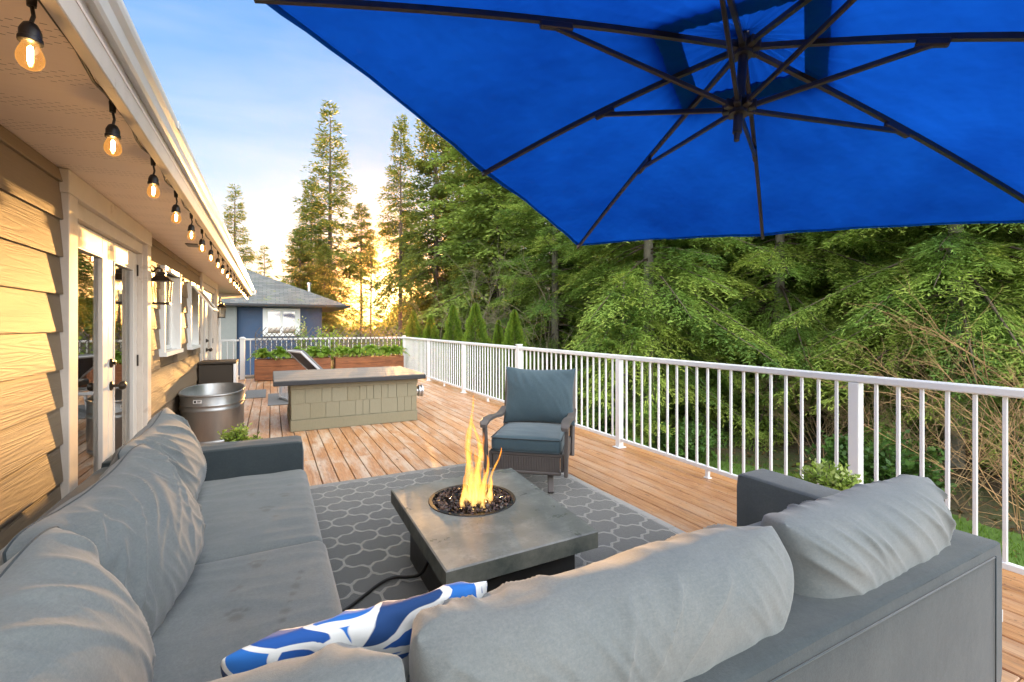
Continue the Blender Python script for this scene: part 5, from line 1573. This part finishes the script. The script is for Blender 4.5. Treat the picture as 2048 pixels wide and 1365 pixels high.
for a in [
 ('spire', 470, 62, 1.05, 'conifer on the skyline rising just past the eave end'),
 ('thin', 529, 58, 1.02, 'thin sparse conifer standing alone between eave and tall spire'),
 ('spire', 660, 52, 1.36, 'tallest open-topped spire conifer left of the sunset gap'),
 ('spire2', 622, 55, .98, 'narrow conifer just left of the tall open spire'),
 ('full', 600, 47, .62, 'bushy dark conifer behind the blue house roof'),
 ('full', 650, 46, .52, 'bushy conifer below the tall open spire'),
 ('thin', 741, 50, .95, 'sparse small conifer standing in front of the setting sun'),
 ('high', 722, 56, 1.0, 'conifer with bare lower trunk left of the setting sun'),
 ('high', 822, 56, .95, 'conifer with bare lower trunk right of the setting sun'),
 ('spire2', 800, 42, 1.07, 'ragged conifer right of the sunset whose top meets the umbrella edge', .75),
 ('full', 872, 36, 1.05, 'large conifer with bare grey trunk right of the sunset', .8),
 ('spire2', 915, 38, .98, 'conifer behind the arborvitae under the umbrella edge'),
 ('full', 990, 32, .85, 'broad conifer above the largest arborvitae'),
]: plant(a[0], a[1], a[2], a[3], a[4], xy=a[5] if len(a) > 5 else 1.0)
for a in [
 ('young', 1245, 10.8, .98, 'young bluish fir with pointed tip just beyond the railing'),
 ('fir', 1110, 17, .95, 'bushy fir left of the young pointed fir'),
 ('fir2', 1297, 12.6, 1.05, 'fir with pale trunk behind the young pointed fir'),
 ('fir', 1420, 15.5, 1.1, 'dark green fir below the middle of the umbrella edge'),
 ('fir2', 1560, 13.0, 1.0, 'drooping fir left of the thick dark trunk'),
 ('fir', 1720, 14.0, 1.1, 'fir right of the thick dark trunk'),
 ('fir2', 1908, 9.6, 1.0, 'fir with thin pale trunk near the right edge'),
 ('fir', 2040, 12.0, 1.1, 'fir at the right edge behind the bare shrub'),
 ('fir2', 2180, 9.0, 1.0, 'fir beyond the right frame edge with branches reaching in'),
 ('fir', 2360, 9.0, 1.1, 'fir standing farthest right'),
]: plant(*a)
for a in [
 ('fir2', 1180, 21, 1.05, 'fir partly hidden between two nearer firs left of mid forest'), ('fir', 1350, 20, 1.1, 'shaded fir standing between the pale-trunked fir and its neighbour'),
 ('fir2', 1490, 19, 1.1, 'shaded fir behind the drooping fir'), ('fir2', 1650, 20.5, 1.1, 'fir filling the gap behind the thick dark trunk'), ('fir', 1830, 18, 1.15, 'shaded fir behind the thin pale trunk'), ('fir2', 1980, 17, 1.15, 'tall shaded fir behind the bare shrub at right')]: plant(*a)
u = 1010; k = 0
while u < 2500:
    if not (1330 < u < 1430 or 1540 < u < 1680): plant('dark', u + random.uniform(-25, 25), 21 + 7 * ((k * 7) % 3) / 2 + random.uniform(-1, 1.5), random.uniform(.85, 1.15), 'dark forest conifer in the dense wood behind the firs')
    u += 105; k += 1
for a in ((1625, 17.5, .85, 'conifer with thick dark trunk in the middle of the wood'), (1390, 19, .8, 'conifer with dark trunk behind the pale-trunked fir')):
    plant('dark', a[0], a[1], a[2], a[3])
# hedge-like far wood closing the horizon
def far_wood():
    r = np.random.default_rng(77)
    n = 26000
    az = r.uniform(math.radians(-26), math.radians(100), n)
    gap = np.abs(np.degrees(az) - 10.5)
    dist = r.uniform(75, 95, n)
    top = 6.5 + 2.5 * np.sin(az * 31) + 1.8 * np.sin(az * 83 + 1) + r.normal(0, .8, n)
    top = np.where(gap < 4.5, top * (.25 + .11 * gap), top)
    z = r.uniform(-1.5, 1, n) * .0 + r.uniform(0, 1, n) ** .8 * top - 1.2
    P = np.stack([np.sin(az) * dist, np.cos(az) * dist, z], 1)
    D = unit(r.normal(0, 1, (n, 3)) + np.array([0, 0, -.3])); Nn = unit(r.normal(0, 1, (n, 3)))
    V, Q, T = blades(P, D, Nn, r.uniform(.8, 1.8, n), r.uniform(.35, .8, n), r.uniform(0, .8, n))
    tag(np_mesh('distant_wood', V, Q, T, M['needle_far']), 'distant wood closing the horizon behind the trees', 'wood', None, 'stuff')
far_wood()

# arborvitae
def thuja(u, zc, top_v, wpx, label, seed):
    p = at(u, zc); zt_ = H + (V0 - top_v) / F * zc; zb_ = gh(p.x, p.y); hh = zt_ - zb_; R = wpx / 2 / F * zc
    r = np.random.default_rng(seed); o = thing('arborvitae', label, 'shrub', (p.x, p.y, zb_), 'arborvitae beyond the deck corner')
    n = 13000
    h = r.uniform(0, 1, n) ** .9; prof = np.minimum(1, (1 - h) * 2.3) ** .75 * (1 + .10 * np.sin(h * 40))
    az = r.uniform(0, 2 * PI, n); rad = R * prof * (1 + .16 * np.sin(az * 5 + h * 9 + seed)) * r.uniform(.72, 1.03, n)
    P = np.stack([np.cos(az) * rad + p.x, np.sin(az) * rad + p.y, zb_ + h * hh * .97], 1)
    D = unit(np.stack([np.cos(az) * .55, np.sin(az) * .55, np.full(n, .9)], 1) + r.normal(0, .3, (n, 3)))
    Nn = unit(np.stack([-np.sin(az), np.cos(az), np.zeros(n)], 1) + r.normal(0, .4, (n, 3)))
    V, Q, T = blades(P, D, Nn, r.uniform(.05, .10, n), r.uniform(.02, .04, n), np.clip(.5 + .35 * np.sin(az * 5 + h * 9 + seed) + r.normal(0, .2, n), 0, 1))
    np_mesh('crown', V, Q, T, M['thuja'], o)
    mb = MB(); mb.tube([(p.x, p.y, zb_ - .1), (p.x, p.y, zb_ + hh * .8)], [.04, .01], 6); mb.build('trunk', M['bark'], o)
for a in ((826, 17.5, 621, 44, 'leftmost small arborvitae just right of the deck corner post', 1), (861, 17, 628, 46, 'second arborvitae from the deck corner, rounded and low', 2), (906, 16.2, 607, 46, 'third arborvitae from the deck corner, narrow', 3),
          (951, 15.2, 603, 58, 'largest wide arborvitae in the row', 4), (997, 15.0, 638, 30, 'smallest arborvitae between two larger ones', 5), (1029, 14.2, 617, 52, 'rightmost arborvitae of the row', 6)): thuja(*a)

# bare shrubs and undergrowth
def bare_shrub(u, zc, hgt, spread, n, label, mat, seed, lean=(0, 0), rad=.012, z=None):
    p = at(u, zc); zb_ = gh(p.x, p.y) if z is None else z
    r = np.random.default_rng(seed); o = thing('bare_shrub', label, 'shrub', (p.x, p.y, zb_), 'bare twiggy shrubs beyond the railing')
    paths = []
    def grow(p0, d, L, rd, lv):
        m = 6; pts = [p0]; dd_ = d.copy()
        for i in range(m):
            dd_ = unit(dd_ + r.normal(0, .16, 3) + np.array([lean[0] * .05, lean[1] * .05, -.02 * lv])); pts.append(pts[-1] + dd_ * L / m)
        pts = np.array(pts); paths.append((pts, np.linspace(rd, rd * .35, m + 1)))
        if lv < 3:
            for k in range(r.integers(3, 6) if lv < 2 else r.integers(2, 4)):
                i = r.integers(1, m); side_ = r.normal(0, 1, 3); side_[2] = abs(side_[2]) * .5
                grow(pts[i], unit(dd_ * .8 + unit(side_) * .8), L * r.uniform(.4, .65), rd * .55, lv + 1)
    for k in range(n):
        az = r.uniform(0, 2 * PI); sp_ = spread / hgt * r.uniform(.2, 1)
        grow(np.array([p.x + r.normal(0, .15), p.y + r.normal(0, .15), zb_]), unit(np.array([math.cos(az) * sp_ + lean[0], math.sin(az) * sp_ + lean[1], 1.0])), hgt * r.uniform(.6, .95), rad, 0)
    V, Q = tubes_np(paths, 3)
    np_mesh('branches', V, Q, np.zeros(len(V)), M[mat], o)
    return o
bare_shrub(1010, 18.5, 5.2, 2.2, 7, 'tall pale bare shrub behind the arborvitae', 'palewig', 1, (0, 0), .028)
bare_shrub(945, 19, 5.5, 2.2, 6, 'bare shrub left of the tall pale one behind the arborvitae', 'palewig', 2, (0, 0), .03)
bare_shrub(1085, 15.5, 4.8, 2.0, 5, 'bare shrub between the arborvitae and the young fir', 'palewig', 3, (0, 0), .024)
bare_shrub(2040, 6.6, 3.6, 2.0, 6, 'large tan bare shrub at the right edge behind the railing', 'redtwig', 4, (-.35, .2), .010)
bare_shrub(1930, 7.6, 2.6, 1.8, 10, 'tangled brown bare shrub below the thin pale trunk', 'twig', 5, (-.1, 0), .009)
bare_shrub(2150, 6.4, 3.4, 2.0, 5, 'bare shrub reaching in from beyond the right edge', 'redtwig', 6, (-.3, .3), .010)
bare_shrub(1780, 9.5, 2.2, 1.8, 9, 'brown bare shrub behind the leafy green shrub', 'twig', 7, (0, 0), .012)
bare_shrub(1620, 10.5, 2.0, 1.6, 8, 'low brown bare shrub in the shade of the firs', 'twig', 8, (0, 0), .012)
def at_g(u, zc):
    p = at(u, zc); return (p.x, p.y, gh(p.x, p.y))
leafy('leafy_shrub', 'glossy green leafy shrub seen through the railing right of the nearest post', 'shrub', at_g(1790, 7.6), .75, 1.35, 3200, .10, 'salal', 11)
leafy('leafy_shrub', 'green leafy shrub hidden partly by the nearest railing post', 'shrub', at_g(1690, 8.4), .6, 1.1, 2200, .10, 'salal', 12)
leafy('leafy_shrub', 'low dark green shrub in front of the firs mid railing', 'shrub', at_g(1370, 10.3), .9, .9, 2400, .09, 'salal', 13)
leafy('leafy_shrub', 'low green shrub below the young fir', 'shrub', at_g(1190, 11.5), .9, 1.0, 2400, .09, 'salal', 14)
leafy('leafy_shrub', 'light green bush beside the blue house corner', 'shrub', tuple(at(655, 26, -.9)), .9, 2.5, 2200, .16, 'fern', 15)
leafy('leafy_shrub', 'narrow yellow-green bush growing by the blue house window', 'shrub', tuple(at(604, 25, -1.2)), .34, 3.3, 1300, .12, 'boxwood', 16)
leafy('leafy_shrub', 'green hedge bush behind the trellis near the deck corner', 'shrub', tuple(at(735, 20, -1.5)), 1.6, 2.6, 3200, .14, 'thuja', 17)
leafy('leafy_shrub', 'green hedge bush behind the deck corner post', 'shrub', tuple(at(790, 22, -1.5)), 1.5, 2.6, 3000, .14, 'thuja', 18)
# fallen leaves and low growth on the forest floor
r = np.random.default_rng(5); n = 16000
gx = r.uniform(8, 20, n); gy = r.uniform(-3, 18, n); gz = np.array([gh(a, b) for a, b in zip(gx, gy)]) + .02
V, Q, T = blades(np.stack([gx, gy, gz], 1), unit(r.normal(0, 1, (n, 3)) * np.array([1, 1, .35])), unit(r.normal(0, .4, (n, 3)) + np.array([0, 0, 1])), r.uniform(.05, .12, n), r.uniform(.03, .07, n), r.uniform(0, 1, n))
M['litter'] = leafmat('leaf_litter', [(0, (.05, .03, .015)), (.6, (.16, .09, .04)), (1, (.06, .09, .02))], .1)
tag(np_mesh('leaf_litter', V, Q, T, M['litter']), 'brown fallen leaves on the forest floor', 'leaf litter', None, 'stuff')

# ------------------------------------------------------------------ haze added for the orange bloom around the sun
HZ = MB(); HZ.box(-156, 176, -66, 186, -3.2, 31.0); t = NT('bloom_haze')
pv = t.new('VolumePrincipled'); pv.inputs['Color'].default_value = (1, .66, .30, 1); pv.inputs['Density'].default_value = .00017; pv.inputs['Anisotropy'].default_value = .90
t.link(pv.outputs[0], t.out.inputs['Volume'])
o = HZ.build('added_haze', t.m); tag(o, 'thin warm haze added among the trees for the sun bloom', 'added_haze', None, 'stuff')
sc.cycles.volume_bounces = 0
